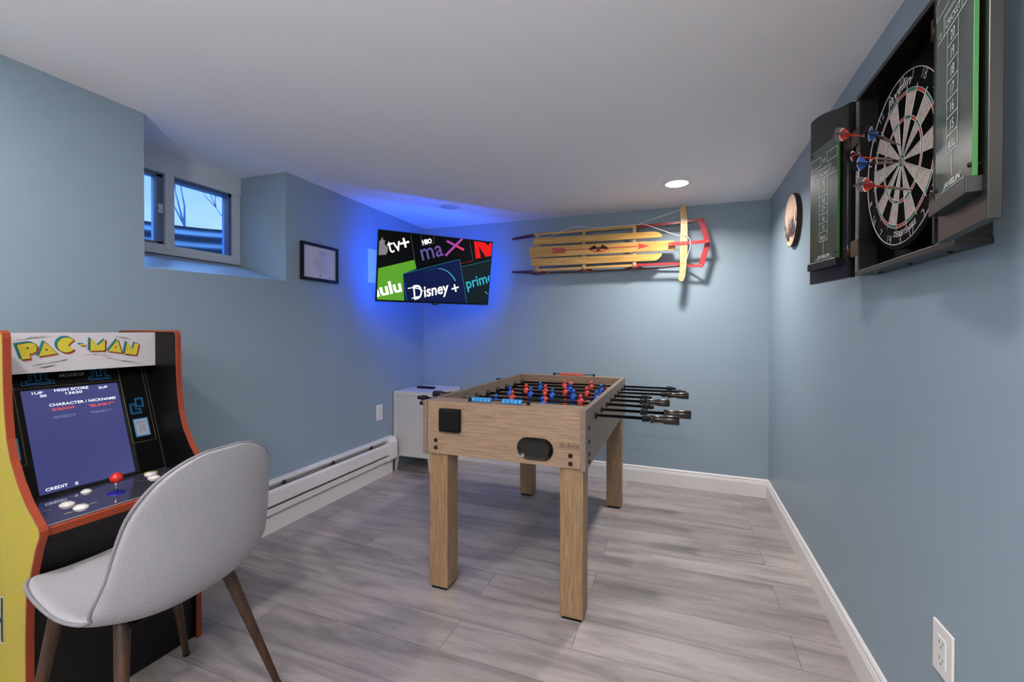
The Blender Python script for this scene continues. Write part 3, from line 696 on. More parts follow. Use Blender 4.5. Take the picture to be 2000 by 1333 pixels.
for rr2 in (.00635, .0159, .099, .107, .162, .170): g.torus((0, 0, .0012), (0, 0, 1), rr2, .0008, 64, 5)
for k in range(20):
    a = PI/20+k*PI/10; g.tube([(.0159*cos(a), .0159*sin(a), .0012), (.178*cos(a), .178*sin(a), .0012)], .0008, 5)
part('wire_spider', g, WIRE, db)
g = G(DT); g.torus((0, 0, .003), (0, 0, 1), .213, .0012, 80, 6)
for k, nn in enumerate([20, 1, 18, 4, 13, 6, 10, 15, 2, 17, 3, 19, 7, 16, 8, 11, 14, 9, 12, 5]):
    a = PI/2-k*PI/10; lowr = sin(a) < -.1; T2 = DT @ Matrix.Rotation(a+(PI/2 if lowr else -PI/2), 4, 'Z') @ Matrix.Translation((0, -.214 if lowr else .189, .002))
    g2 = G(T2); vs, fs = text_mesh(str(nn), -.012, 0); xc = (min(v[0] for v in vs)+max(v[0] for v in vs))/2
    # thin outline digits bent from wire
    s_ = .036; fsd = [g2._v(((x-xc)*s_*.9, y*s_, .0012)) for x, y in vs]
    for fc in fs: g2.face([fsd[i] for i in fc])
    me = bpy.data.meshes.new('t'); g2.bm.to_mesh(me); g2.bm.free(); g.bm.from_mesh(me); bpy.data.meshes.remove(me)
part('number_ring', g, WIRE, db)
g = G(DT @ Matrix.Translation((0, 0, .0008))); g.keep = True
def arctext(g, body, rad, ac, size, wd, up, mi, bold=0, shear=0):
    vs, fs = text_mesh(body, bold, shear); xs = [v[0] for v in vs]; x0, x1 = min(xs), max(xs)
    pts = []
    for x, y in vs:
        t_ = ((x-x0)/(x1-x0)-.5)*wd/rad
        if up: a = ac-t_; q = rad+y*size
        else: a = ac+t_; q = rad-y*size
        pts.append((q*cos(a), q*sin(a)))
    bv = [g._v((p[0], p[1], g.eps)) for p in pts]
    for fc in fs: g.face([bv[i] for i in fc], mi)
arctext(g, 'DERBYSHIRE', .193, -PI/2+.10, .021, .125, False, 0, .01)
part('printed_ring_text', g, mat('print_cream', 'CFC6C2', .6), db)
g = G(DT @ Matrix.Translation((0, 0, .0008))); g.keep = True
arctext(g, 'Javelin', .181, PI/2+.12, .034, .135, True, 0, .012, .3); arctext(g, 'DARTS', .173, PI/2+.18, .010, .035, True, 1, .02)
part('printed_ring_text', g, [mat('print_cream', 'CFC6C2', .6), mat('print_olive', '9A9A4A', .6)], db)

# darts
SHR = mat('shaft_red', 'B23A2C', .35); SHB = mat('shaft_black', '151517', .35); BRL = bump_only(mat('barrel_brass', 'A8998A', .3, .7), 300, .6, .001)
FM = {'r': mat('flight_red', 'B0392E', .4), 'b': mat('flight_blue', '2F68C4', .4), 'k': mat('flight_black', '101014', .4), 'g': mat('flight_grey', '5E5C5C', .4), 'w': mat('flight_white', 'D8D0CC', .4)}
def dart(tip, tail, c1, c2, sh, label, rot=0):
    tip, tail = V(tip), V(tail); d = (tail-tip).normalized(); Ln = (tail-tip).length
    T = frame(tip, d.orthogonal().normalized(), d.cross(d.orthogonal().normalized()).normalized(), d)  # w along the dart
    T = T @ Matrix.Rotation(rot, 4, 'Z')
    t = thing('dart', label, 'dart', T, 'darts stuck in the dartboard')
    g = G(T); g.lathe((0, 0, -.008), (0, 0, 1), [(0, 0), (.012, .0010), (.034, .0012)], 8, False); part('point', g, CHROME, t)
    g = G(T); pf = [(.024, .0015), (.027, .0030)]
    for k in range(14): pf += [(.030+.003*k, .0036), (.0315+.003*k, .0030)]
    pf += [(.074, .0034), (.077, .0022)]; g.lathe((0, 0, 0), (0, 0, 1), pf, 12); part('barrel', g, BRL, t)
    g = G(T); g.lathe((0, 0, 0), (0, 0, 1), [(.076, .0022), (.08, .0028), (Ln-.042, .0022), (Ln-.01, .0016)], 10); part('shaft', g, sh, t)
    g = G(T)
    for k in range(4):
        a = k*PI/2; ca, sa = cos(a), sin(a); m1, m2 = (0, 1) if k % 2 else (1, 0)
        pr_ = [(0, Ln-.045), (.008, Ln-.038), (.0165, Ln-.024), (.0185, Ln-.010), (.014, Ln-.001), (0, Ln+.0)]
        mid = [(0, Ln-.040), (.007, Ln-.032), (.013, Ln-.020), (.012, Ln-.0015), (0, Ln-.0)]
        inn = [(0, Ln-.0455), (.008, Ln-.0385), (.0167, Ln-.0245), (.0135, Ln-.019), (.006, Ln-.015), (0, Ln-.013)]; st = [(.0167, Ln-.0245), (.0180, Ln-.021), (.0135, Ln-.0165), (.006, Ln-.0125), (0, Ln-.0105), (0, Ln-.013), (.006, Ln-.015), (.0135, Ln-.019)]
        nx, ny = -sa*.0003, ca*.0003
        def fl(P, off, mi):
            a_ = [g._v((p[0]*ca-nx*off, p[0]*sa-ny*off, p[1])) for p in P]; b_ = [g._v((p[0]*ca+nx*off, p[0]*sa+ny*off, p[1])) for p in P]
            g.face(a_[::-1], mi); g.face(b_, mi)
            for i in range(len(P)): g.face([a_[i], a_[(i+1) % len(P)], b_[(i+1) % len(P)], b_[i]], mi)
        fl(pr_, 1, 1); fl(inn, 1.6, 0); fl(st, 1.9, 2)
    part('flight', g, [FM[c1], FM[c2], FM['w']], t)
dart((.531, 1.4982, 1.6972), (.390, 1.443, 1.7047), 'r', 'g', SHR, 'dart with red and grey flight, topmost and farthest left of the stuck darts', .7)
dart((.531, 1.4314, 1.649), (.420, 1.3214, 1.655), 'b', 'k', SHB, 'dart with blue and black flight, overlapping the topmost red one', .5)
dart((.531, 1.4306, 1.6050), (.405, 1.356, 1.5917), 'b', 'k', SHB, 'dart with blue and black flight stuck at the bullseye', .6)
dart((.531, 1.4278, 1.6095), (.390, 1.353, 1.6107), 'r', 'k', SHR, 'dart with red and black flight stuck at the bullseye behind the blue one', .9)
dart((.531, 1.3566, 1.5108), (.395, 1.2909, 1.5224), 'r', 'g', SHR, 'dart with red and grey flight, lowest of the stuck darts', .8)

# ================================================================== SLED on the back wall
n_ = V((1, SB, 0)).normalized(); ST_ = frame((XR, YB, 0), n_, (0, 0, 1))
RED = mat('sled_red', '981C22', .3); REDD = mat('runner_dark_red', '4A1018', .35); RIV = mat('rivet', 'D8B0A8', .3, .6); PALE = SLATS2
sl = thing('wooden_sled', 'vintage wooden slatted sled with red steel runners hung sideways on the back wall', 'sled', ST_ @ Matrix.Translation((-1.15, 1.79, 0)))
def slat(name, P, wz=.128):
    g = G(ST_); g.prism(P, wz-.010, wz, bev=.0015); return part(name, g, SLATS, sl)
slat('slat', [(-1.700, 1.856), (-1.690, 1.908), (-1.66, 1.910), (-.76, 1.892), (-.725, 1.884), (-.706, 1.866), (-.704, 1.846)])
P = [(-1.722, 1.765), (-1.728, 1.80), (-1.722, 1.838), (-1.708, 1.845), (-.63, 1.818), (-.618, 1.810), (-.612, 1.79), (-.613, 1.755), (-.620, 1.748), (-1.715, 1.755)]
mid = slat('slat', P)
slat('slat', [(-1.706, 1.690), (-1.712, 1.74), (-1.704, 1.747), (-.704, 1.730), (-.706, 1.712), (-.728, 1.688), (-.75, 1.679), (-1.66, 1.684)])
g = G(ST_ @ Matrix.Translation((0, 0, .1284))); g.keep = True
zc_ = lambda t_: 1.797-.012*(t_+1.4)
def ar(pts, mi): g.poly([(a, zc_(a)+b) for a, b in pts], 1, mi)
ar([(-1.545, .024), (-1.515, .006), (-1.545, -.018), (-1.44, -.020), (-1.415, 0), (-1.44, .020)], 0); ar([(-1.43, .0035), (-1.43, -.0035), (-.86, -.003), (-.86, .003)], 0); ar([(-.872, -.022), (-.79, .0), (-.872, .022), (-.865, 0)], 0)
rng = random.Random(2)
for s in (-1, 1):
    for k in range(8):
        x0_ = -1.165+s*.008; ar([(x0_, .004+.001*k), (x0_+s*(.022+.006*k), .030-.0035*k), (x0_+s*(.030+.006*k), .024-.0045*k), (x0_+s*.01, -.004)], 1 if k % 2 else 2)
    ar([(-1.165+s*.045, .004), (-1.165+s*.062, .010), (-1.165+s*.062, -.014), (-1.165+s*.045, -.018)], 0)
ar([(-1.178, .004), (-1.165, .018), (-1.152, .004), (-1.150, -.018), (-1.165, -.030), (-1.180, -.018)], 2); ar([(-1.21, -.016), (-1.12, -.016), (-1.13, -.026), (-1.20, -.026)], 0)
part('painted_arrow', g, [mat('paint_red', 'B8322A', .35), mat('paint_brown', '3C1A14', .4), mat('paint_dark', '5A1420', .4)], mid, 'red arrow with a dark eagle emblem painted on the middle slat')
for z, zz in ((1.943, 1), (1.6543, -1)):
    g = G(ST_); g.tube([(-1.690, z, .108), (-1.3, z, .110), (-.885, z, .110)], 0, flat=(.017, .014, (0, 0, 1))); part('side_rail', g, SLATS, sl)
    z2 = 1.951 if zz > 0 else 1.628
    g = G(ST_); g.tube([(-.895, z, .110), (-.84, z, .111), (-.62, z+.002*zz, .112), (-.50, z2, .113), (-.436, z2, .114)], 0, flat=(.017, .006, (0, 0, 1)))
    g.prism([(-.895, z-.016), (-.83, z-.006), (-.83, z+.006), (-.895, z+.016)], .100, .112); part('front_rail', g, RED, sl)
    zr = z+zz*.018
    path = [(-1.675, z, .108), (-1.72, z+zz*.002, .102), (-1.80, z, .085), (-1.87, z-zz*.004, .066), (-1.905, z-zz*.006, .052), (-1.912, z-zz*.006, .042), (-1.900, z-zz*.004, .033), (-1.84, z, .029), (-1.70, z+zz*.012, .027), (-1.3, zr, .027), (-.9, zr, .027), (-.72, zr, .030), (-.60, zr-zz*.004, .042), (-.52, zr-zz*.01, .065), (-.46, z2, .098), (-.436, z2, .110)]
    g = G(ST_); g.tube(path, 0, flat=(.012, .005, (0, 0, 1))); part('runner', g, REDD, sl, 'dark red steel runner')
    for tt in (-1.662, -1.280, -.900):
        g = G(ST_)
        g.tube([(tt-.075, zr-zz*.0, .030), (tt-.045, zr-zz*.004, .036), (tt-.018, z+zz*.004, .085), (tt-.014, z, .103)], 0, flat=(.010, .003, (1, 0, 0)) if False else (.014, .004, (0, 0, 1)))
        g.tube([(tt+.075, zr-zz*.0, .030), (tt+.045, zr-zz*.004, .036), (tt+.018, z+zz*.004, .085), (tt+.014, z, .103)], 0, flat=(.014, .004, (0, 0, 1)))
        g.prism([(tt-.045, zr-.007), (tt+.045, zr-.007), (tt+.02, zr+.007), (tt-.02, zr+.007)], .028, .060)
        part('stanchion', g, mat('stanchion_red', '7A1E20', .35), sl)
for tt in (-1.662, -1.280, -.900):
    g = G(ST_); g.box((tt-.012, 1.66, .098), (tt+.012, 1.94, .118), .003)
    g.box((tt-.013, 1.655-.012, .108), (tt+.013, 1.678, .124), .005); g.box((tt-.013, 1.918, .108), (tt+.013, 1.943+.012, .124), .005); part('bench', g, PALE, sl)
    g = G(ST_)
    for z in (1.655, 1.943): g.ball((tt, z, .124), .006, 10, 6, sc=(1, 1, 1))
    part('rivet', g, RIV, sl)
cp = [(-.572, 2.062), (-.552, 2.060), (-.538, 2.02), (-.534, 1.95), (-.532, 1.86), (-.532, 1.79), (-.533, 1.70), (-.538, 1.62), (-.545, 1.555), (-.556, 1.520), (-.576, 1.515), (-.590, 1.530), (-.588, 1.56), (-.580, 1.62), (-.580, 1.70), (-.582, 1.79), (-.578, 1.86), (-.574, 1.95), (-.583, 2.01), (-.590, 2.035)]
g = G(ST_); g.prism(cp, .134, .150, bev=.002); cbar = part('steering_bar', g, PALE, sl)
g = G(ST_ @ Matrix.Translation((0, 0, .1503))); g.keep = True
g.text('FLEXIBLE', -.563, 1.965, .026, 1, 0, rot=-PI/2, fit=.135, bold=.005); g.text('FLYER-H', -.563, 1.765, .026, 1, 0, rot=-PI/2, fit=.125, bold=.005)
part('stamped_text', g, mat('stamp_brown', '9A7448', .6), cbar)
bp = [(-.462, 1.958), (-.436, 1.966), (-.424, 1.955), (-.385, 1.805), (-.384, 1.772), (-.424, 1.622), (-.436, 1.612), (-.460, 1.618), (-.460, 1.632), (-.418, 1.776), (-.418, 1.800), (-.462, 1.945)]
g = G(ST_); g.prism([(a, b) for a, b in bp[::-1]], .114, .119, bev=.001); part('bumper', g, RED, sl)
g = G(ST_); g.prism([(-.658, 1.772), (-.392, 1.779), (-.392, 1.800), (-.658, 1.800)], .150, .1535, bev=.0008)
for q in ((-.648, .1535), (-.572, .1535), (-.545, .1535), (-.405, .1535)): g.ball((q[0], 1.787, q[1]), .0055, 10, 6, mi=1)
for q in ((-.445, 1.95), (-.445, 1.628)): g.ball((q[0], q[1], .119), .006, 10, 6, mi=1)
g.box((-.655, 1.775, .128), (-.635, 1.797, .152)); g.box((-.41, 1.779, .119), (-.395, 1.797, .152))
part('steering_strap', g, [RED, RIV], sl)
g = G(ST_)
def cat(pts, n=6):
    out = []; pts = [V(p) for p in pts]; P = [pts[0]]+pts+[pts[-1]]
    for i in range(1, len(P)-2):
        for k in range(n):
            t_ = k/n; a, b, c, d = P[i-1], P[i], P[i+1], P[i+2]
            out.append(.5*((2*b)+(c-a)*t_+(2*a-5*b+4*c-d)*t_*t_+(3*b-a-3*c+d)*t_**3))
    out.append(pts[-1]); return out
ROPE = mat('white_cord', 'E4DCD8', .8)
g.tube(cat([(-.566, 2.030, .152), (-.70, 1.995, .148), (-.868, 1.952, .140), (-.82, 1.945, .140), (-.72, 1.900, .145), (-.60, 1.848, .150), (-.545, 1.840, .156), (-.522, 1.815, .160), (-.512, 1.77, .160), (-.530, 1.70, .156), (-.552, 1.61, .154), (-.568, 1.535, .152)]), .0020, 6)
g.tube(cat([(-.868, 1.952, .128), (-1.20, 1.955, .125), (-1.30, 1.972, .125), (-1.40, 1.968, .125), (-1.52, 1.925, .13), (-1.60, 1.915, .13), (-1.662, 1.935, .13)]), .0020, 6)
part('pull_cord', g, ROPE, sl)

# ================================================================== FOOSBALL TABLE
FX0, FX1, FY0, FY1, FZ0, FZ1 = -1.083, -.345, 1.722, 3.045, .612, .853
TS = .022
fb = thing('foosball_table', 'oak coloured foosball table with black rods and red and blue players', 'foosball table', ((FX0+FX1)/2, (FY0+FY1)/2, 0))
FBR = [1.935+.15*i for i in range(8)]; RZ = .799
for x0, x1 in ((FX0, FX0+TS), (FX1-TS, FX1)):
    g = G(); g.box((x0, FY0+.0, FZ0), (x1, FY1, FZ1), .0015); part('side_panel', g, OAKY, fb)
for y0, y1 in ((FY0+.004, FY0+.004+TS), (FY1-.004-TS, FY1-.004)):
    g = G(); g.box((FX0+TS, y0, FZ0+.006), (FX1-TS, y1, FZ1-.001), .001); part('end_panel', g, OAKX, fb)
g = G(); g.box((FX0+TS, FY0+.012, FZ1-.008), (FX1-TS, FY0+.108, FZ1-.0005), .001); part('end_top', g, OAKX, fb)
g = G(); g.box((FX0+TS, FY0+.1, FZ1-.008), (FX1-TS, FY0+.108, FZ1-.1)); part('inner_end', g, OAKX, fb)
g = G(); g.box((FX0+TS, FY1-.062, .72), (FX1-TS, FY1-.054, FZ1-.006)); part('inner_end', g, OAKX, fb)
g = G(); g.box((FX0+TS, FY1-.06, FZ1-.008), (FX1-TS, FY1-.012, FZ1-.0005)); part('end_top', g, OAKX, fb)
g = G(); g.box((FX0+TS, FY0+.02, .690), (FX1-TS, FY1-.02, .702))
g.T = Matrix.Translation((0, 0, .7025)); g.mi = 1; xm, ym = (FX0+FX1)/2, (FY0+FY1)/2
g.line((FX0+.03, ym), (FX1-.03, ym), .006, 1); g.pline([(xm+.10*cos(2*PI*k/32), ym+.10*sin(2*PI*k/32)) for k in range(32)], .005, 1, closed=True)
g.pline([(FX0+.05, FY0+.13), (FX1-.05, FY0+.13), (FX1-.05, FY1-.09), (FX0+.05, FY1-.09)], .006, 1, closed=True)
for yy, s in ((FY0+.13, 1), (FY1-.09, -1)): g.pline([(xm-.15, yy), (xm-.15, yy+s*.14), (xm+.15, yy+s*.14), (xm+.15, yy)], .005, 1)
part('playfield', g, [mat('field_green', '27382E', .25), mat('field_line', 'B8BCC0', .4)], fb, 'dark green playing field with white lines')
for (x0, x1) in ((-1.058, -.967), (-.452, -.358)):
    for (y0, y1) in ((1.7395, 1.838), (2.948, 3.038)):
        g = G(); g.box((x0, y0, .012), (x1, y1, FZ0+.03), .002); l = part('leg', g, OAKZ, fb)
        g = G(); g.box((x0+.008, y0+.006, 0), (x1-.008, y1-.006, .013)); part('foot_pad', g, BLACKM, l)
BOLT = mat('bolt_black', '1A1614', .35, .5)
def bolt(x, y, z, ax):
    g = G(); d = V(ax); g.lathe(V((x, y, z))-d*.002, V((x, y, z))+d, [(0, .0095), (.004, .0095), (.007, .007), (.0075, .0035), (.005, .003), (.005, 0)], 16, False); part('bolt', g, BOLT, fb)
for x, z in ((-1.019, .677), (-1.019, .644), (-.4066, .669), (-.4066, .6367)): bolt(x, FY0+.004, z, (0, -1, 0))
for z in (.775, .718, .667, .6367): bolt(FX1, 1.79 if z < .7 else 1.788, z, (1, 0, 0))
g = G(); g.box((-.993, FY0-.018, .722), (-.892, FY0+.005, .823), .004); g.box((-.987, FY0-.021, .728), (-.898, FY0-.012, .817), .003); part('cup_holder', g, BLACKM, fb, 'square black plastic cup holder cover')
def stad(cx_, cz_, hw, r, n=14):
    P = [(cx_+hw+r*cos(-PI/2+PI*k/n), cz_+r*sin(-PI/2+PI*k/n)) for k in range(n+1)]+[(cx_-hw+r*cos(PI/2+PI*k/n), cz_+r*sin(PI/2+PI*k/n)) for k in range(n+1)]
    return P
FT = frame((0, FY0+.004, 0), (1, 0, 0), (0, 0, 1))   # w = -y
g = G(FT); Ox, Oz = -.554, .683; A_, B_, C_, D_ = stad(Ox, Oz, .032, .0455), stad(Ox, Oz, .032, .042), stad(Ox, Oz, .032, .038), stad(Ox, Oz, .032, .030)
rings = [[g._v((p[0], p[1], w_)) for p in P] for P, w_ in ((A_, -.001), (A_, .005), (B_, .009), (C_, .007), (D_, .002))]
for i in range(4):
    m = len(A_)
    for k in range(m): g.face([rings[i][k], rings[i][(k+1) % m], rings[i+1][(k+1) % m], rings[i+1][k]])
g.face(rings[4]); part('ball_return', g, mat('gloss_black', '060606', .12), fb, 'glossy black oval ball return cup')
g = G(FT @ Matrix.Translation((0, 0, .0004))); g.keep = True
g.text('Go Sports', -.410, .704, .022, 1, 0, align='CENTER', fit=.080, bold=.02, shear=.2); g.line((-.452, .7005), (-.368, .6985), .0016, 1); g.text('G  A  M  E  S', -.408, .689, .008, 1, 0, align='CENTER', fit=.06)
part('maker_mark', g, mat('print_darkbrown', '4A3A30', .6), fb)
STEEL = mat('rod_black_steel', '1B1A1C', .22, .85); HND = mat('handle_gunmetal', '3A3533', .25, .6); RUB = mat('rubber_black', '0C0B0B', .6)
REDP = mat('player_red', 'D8453A', .35); BLUP = mat('player_blue', '1B56C4', .35)
def man_mesh(up=True):
    g = G()
    g.ball((0, 0, .034), .0100, 12, 8, sc=(1, 1, 1.1)); g.lathe((0, 0, .018), (0, 0, 1), [(0, .009), (.008, .005), (.012, .005)], 10)
    # shoulders / torso around the rod
    g.lathe((0, 0, -.020), (0, 0, 1), [(0, .007), (.008, .010), (.018, .0135), (.028, .015), (.036, .0135), (.041, .007)], 14)
    g.box((-.0185, -.006, .004), (.0185, .006, .017), .004); g.lathe((-.013, 0, 0), (.013, 0, 0), [(0, .0115), (.026, .0115)], 14)
    g.box((-.008, -.0055, -.060), (.008, .0055, -.016), .003); g.box((-.0105, -.013, -.073), (.0105, .008, -.057), .003)
    g.lathe((0, -.010, .0), (0, -1, 0), [(0, .004), (.006, .004), (.007, 0)], 8, mi=1)
    me = bpy.data.meshes.new('foosball_player'); bmesh.ops.recalc_face_normals(g.bm, faces=g.bm.faces); g.bm.to_mesh(me); g.bm.free(); return me
MAN = man_mesh(); MANM = {}
for c, m in (('r', REDP), ('b', BLUP)):
    me = MAN.copy(); me.materials.append(m); me.materials.append(RIV); MANM[c] = me
CO = V(((FX0+FX1)/2, (FY0+FY1)/2, 0))
men = {0: ('b', [(-.705, 1.35)]), 1: ('b', [(-.878, .1), (-.63, .1)]), 2: ('r', [(-.846, 0), (-.664, 0), (-.474, 0)]), 3: ('b', [(-.918, -.1), (-.793, -.1), (-.666, -.1), (-.546, -.1), (-.421, -.1)]),
       4: ('r', [(-.871, 0), (-.750, 0), (-.629, 0), (-.502, 0), (-.383, 0)]), 5: ('b', [(-.828, .1), (-.637, .1), (-.445, .1)]), 6: ('r', [(-.71, 0), (-.533, 0)]), 7: ('r', [(-.70, 1.2)])}
# rod ends: right tip, left tip, which side has the handle
ends = {0: (-.002, -1.232, 'R'), 1: (.0457, -1.342, 'R'), 2: (-.1177, -1.332, 'L'), 3: (-.0488, -1.172, 'R'), 4: (-.1443, -1.20, 'L'), 5: (.0455, -1.15, 'R'), 6: (.0337, -1.194, 'L'), 7: (-.0248, -1.25, 'L')}
def hprof(a, s):
    """handle profile from tip inward"""
    return [(0, .0), (0, .0175), (.002, .0192), (.056, .0185), (.070, .0140), (.086, .0150), (.102, .0165), (.106, .0185), (.112, .0185), (.114, .012)]
for i in range(8):
    y = FBR[i]; xr, xlft, side = ends[i]
    if side == 'L': xlft = min(xlft, -1.19)
    g = G(); g.cyl((xlft+.01, y, RZ), (xr-.01, y, RZ), .0068, n=14); rod = part('rod', g, STEEL, fb)
    tip = V((xr, y, RZ)) if side == 'R' else V((xlft, y, RZ)); d = V((-1, 0, 0)) if side == 'R' else V((1, 0, 0))
    g = G(); g.lathe(tip, tip+d, hprof(0, 0), 18, False); part('handle', g, HND, rod)
    # ring bumpers beside the handle and the stub on the other end
    def rings_(x, s):
        g = G()
        for k in range(4): g.lathe((x+s*k*.0075, y, RZ), (x+s*(k*.0075+1), y, RZ), [(-.002, .0085), (.0, .013), (.003, .0155), (.006, .013), (.0077, .0085)], 14, False)
        return g
    sR, sL = -1, 1
    hoff = .114
    xb = (xr-hoff-.004) if side == 'R' else (xr-.026)
    if i == 1: xb = xr-.185
    part('spring_rings', rings_(xb, -1), RUB, rod)
    xb = (xlft+hoff+.004) if side == 'L' else (xlft+.026)
    part('spring_rings', rings_(xb, 1), RUB, rod)
    g = G(); ot = V((xlft, y, RZ)) if side == 'R' else V((xr, y, RZ)); g.lathe(ot, ot-d, [(0, 0), (0, .008), (.002, .0105), (.022, .0105), (.024, .007)], 14, False); part('end_cap', g, BLACK, rod)
    for x, s in ((FX0+TS, 1), (FX1-TS, -1)): g = G(); g.lathe((x, y, RZ), (x+s, y, RZ), [(0, .020), (.005, .020), (.008, .015), (.022, .014), (.024, .008)], 18, False); part('bearing', g, RUB, rod)
    for x, s in ((FX0, -1), (FX1, 1)): g = G(); g.lathe((x, y, RZ), (x+s, y, RZ), [(0, .0195), (.003, .0195), (.005, .013), (.009, .0105), (.009, .007)], 18, False); part('bearing', g, RUB, rod)
    c, lst = men[i]
    for x, a in lst:
        o = bpy.data.objects.new('foosball_player', MANM[c]); COL.objects.link(o); o.parent = rod
        o.location = V((x, y, RZ))-CO; o.rotation_euler = (a, 0, 0); MW[o.name] = I4
        o['label'] = ('red' if c == 'r' else 'blue')+' player figure'
def counter(x0, x1, y, z, col, lab, xs):
    g = G()
    for x in (x0, x1): g.box((x-.006, y-.010, z-.002), (x+.006, y+.010, z+.014), .003); g.ball((x, y, z+.011), .0085, 10, 8)
    g.cyl((x0, y, z+.011), (x1, y, z+.011), .0028, n=8); ct = part('score_counter', g, BLACK, fb, lab)
    for k, x in enumerate(xs):
        g = G(); g.box((x-.0088, y-.009, z+.002), (x+.0088, y+.009, z+.020), .0015); g.T = Matrix.Translation((x, y-.0092, z+.011)) @ Matrix.Rotation(PI/2, 4, 'X'); g.text(str(k % 10), 0, -.004, .011, 1, 1, align='CENTER'); part('score_cube', g, [col, mat('score_print', 'E8E8EC', .5)], ct)
CBL = mat('counter_blue', '2E8CD2', .4); CRD = mat('counter_red', 'D85A4C', .4)
counter(-.872, -.598, FY0+.050, FZ1-.001, CBL, 'score counter with blue cubes', [-.852+k*.0185 for k in range(5)]+[-.708+k*.0185 for k in range(5)])
counter(-.826, -.548, FY1-.030, FZ1-.001, CRD, 'score counter with red cubes', [-.775+k*.0180 for k in range(9)])

# ================================================================== ARCADE CABINET
AY0, AY1 = .670, 1.154; AB = -2.192
ac = thing('arcade_cabinet', 'black and yellow arcade game cabinet with orange edging against the left wall', 'arcade machine', (-1.93, .912, 0))
prof = [(-1.709, 0), (-1.709, .30), (-1.703, .42), (-1.655, .560), (-1.634, .600), (-1.634, .614), (-1.640, .626), (-1.700, .678), (-1.745, .735), (-1.780, .795), (-1.800, .855), (-1.811, .93), (-1.8165, 1.0), (-1.819, 1.08), (-1.820, 1.145), (-1.823, 1.157), (-1.833, 1.163), (AB+.02, 1.163), (AB+.012, 1.15), (AB, 1.1), (AB, 0)]
PT = .016
YEL = mat('side_yellow', 'AC9B2A', .35); ORG = mat('t_molding_orange', '8C3B24', .4, spec=.3); ABK = mat('arcade_black', '050404', .4, spec=.2); ABM = mat('arcade_dark', '0E0B0A', .4, spec=.3)
AT = lambda y: frame((0, y, 0), (1, 0, 0), (0, 0, 1))   # w = -y
for nm, y0, col, lab in (('near', AY0, YEL, 'yellow side panel'), ('far', AY1-PT, ABK, 'black side panel')):
    g = G(AT(y0+PT)); g.prism(prof, 0, PT, mi=0)
    if nm == 'near':
        g.T = AT(AY0) @ Matrix.Translation((0, 0, .0003))
        g.rect(-1.842, .258, -1.822, .396, 2, 2); g.rect(-1.839, .262, -1.826, .392, 3, 1); g.rect(-1.88, .318, -1.835, .330, 3, 1)
    ac_side = part('side_panel', g, [col, mat('art_black', '1A1A14', .4), mat('art_white', 'C8C4B0', .4)], ac, lab)
    if nm == 'near':
        g = G(AT(y0+PT)); g.T = AT(y0+PT)
    g = G(); pp = prof[:18]; yc = y0+PT/2
    g.tube([(x, yc, z) for x, z in pp[:-1]]+[(AB+.03, yc, 1.163)], 0, flat=(PT+.001, .005, (0, 1, 0)) if False else (PT+.001, .006, (1, 0, .001)))
    part('t_molding', g, ORG, ac, 'orange edge trim')
yi0, yi1 = AY0+PT, AY1-PT
g = G(AT(yi1)); 
body = [(-1.724, 0), (-1.724, .30), (-1.712, .42), (-1.668, .565), (-1.652, .592), (-1.652, .598), (-1.90, .598), (-1.90, .0)]
g.prism(body, 0, yi1-yi0); part('front_panel', g, ABM, ac)
g = G(); g.box((AB+.002, yi0, .02), (AB+.014, yi1, 1.155)); g.box((AB+.002, yi0, 1.145), (-1.945, yi1, 1.157)); part('back_panel', g, ABK, ac)
# control deck
DK = G(AT(yi1)); DK.prism([(-1.646, .592), (-1.646, .612), (-1.655, .6185), (-1.885, .630), (-1.885, .600)], 0, yi1-yi0); part('control_deck', DK, ORG, ac, 'orange fronted control deck')
dk = V((-1.885, .632)); df = V((-1.652, .6195)); dv = (df-dk).normalized()
DM = frame((dk.x, 0, dk.y), (0, 1, 0), (-dv.x, 0, -dv.y))     # u = y, v = toward back, w up
dl = (df-dk).length
g = G(DM); g.box((yi0+.001, -dl, -.004), (yi1-.001, 0, .0), mi=0)
g.T = DM @ Matrix.Translation((0, 0, .0003)); g.line((yi0+.002, -dl+.001), (yi1-.002, -dl+.001), .003, 1, 1)
def dpt(x, y): return (y, -(x-dk.x)/1.0)
for (x, y) in ((-1.745, .80), (-1.72, .83), (-1.70, .76), (-1.77, .74)): g.poly([(y-.012, -(x-dk.x)-.003), (y+.012, -(x-dk.x)-.003), (y+.007, -(x-dk.x)+.005), (y-.007, -(x-dk.x)+.005)], 1, 2)
g.line((.82, -.05), (.90, -.13), .0015, 1, 3); g.line((.86, -.04), (.95, -.10), .0015, 1, 3); g.line((.93, -.03), (1.06, -.12), .0015, 1, 3)
g.disc((1.07, -.03), .021, 1, 4)
g.text('1 PLAYER', .80, -.035, .008, 1, 3, align='CENTER')
part('deck_overlay', g, [mat('deck_overlay', '3C3C48', .06, coat=1.0, spec=1.0), mat('deck_edge', 'C8BEB8', .4), mat('deck_art', '8A8462', .4), mat('deck_line', '77778A', .4), mat('deck_yellow', 'C8B030', .3)], ac, 'glossy printed control panel overlay')
WB = mat('button_white', 'D8D2D0', .3); 
def abutton(x, y, r=.0145, m=WB):
    p = DM @ V((y, -(x-dk.x), 0)); n = (DM.to_3x3() @ V((0, 0, 1)))
    g = G(); g.lathe(p, p+n, [(0, r+.004), (.003, r+.004), (.005, r+.001), (.005, r-.001), (.008, r-.002), (.0085, 0)], 24, False); part('button', g, m, ac)
for x, y in ((-1.772, .789), (-1.715, .797)): abutton(x, y)
abutton(-1.842, .870, .010); abutton(-1.795, 1.045); abutton(-1.84, 1.06); abutton(-1.735, 1.04)
p = DM @ V((.905, -.135, 0)); n = DM.to_3x3() @ V((0, 0, 1))
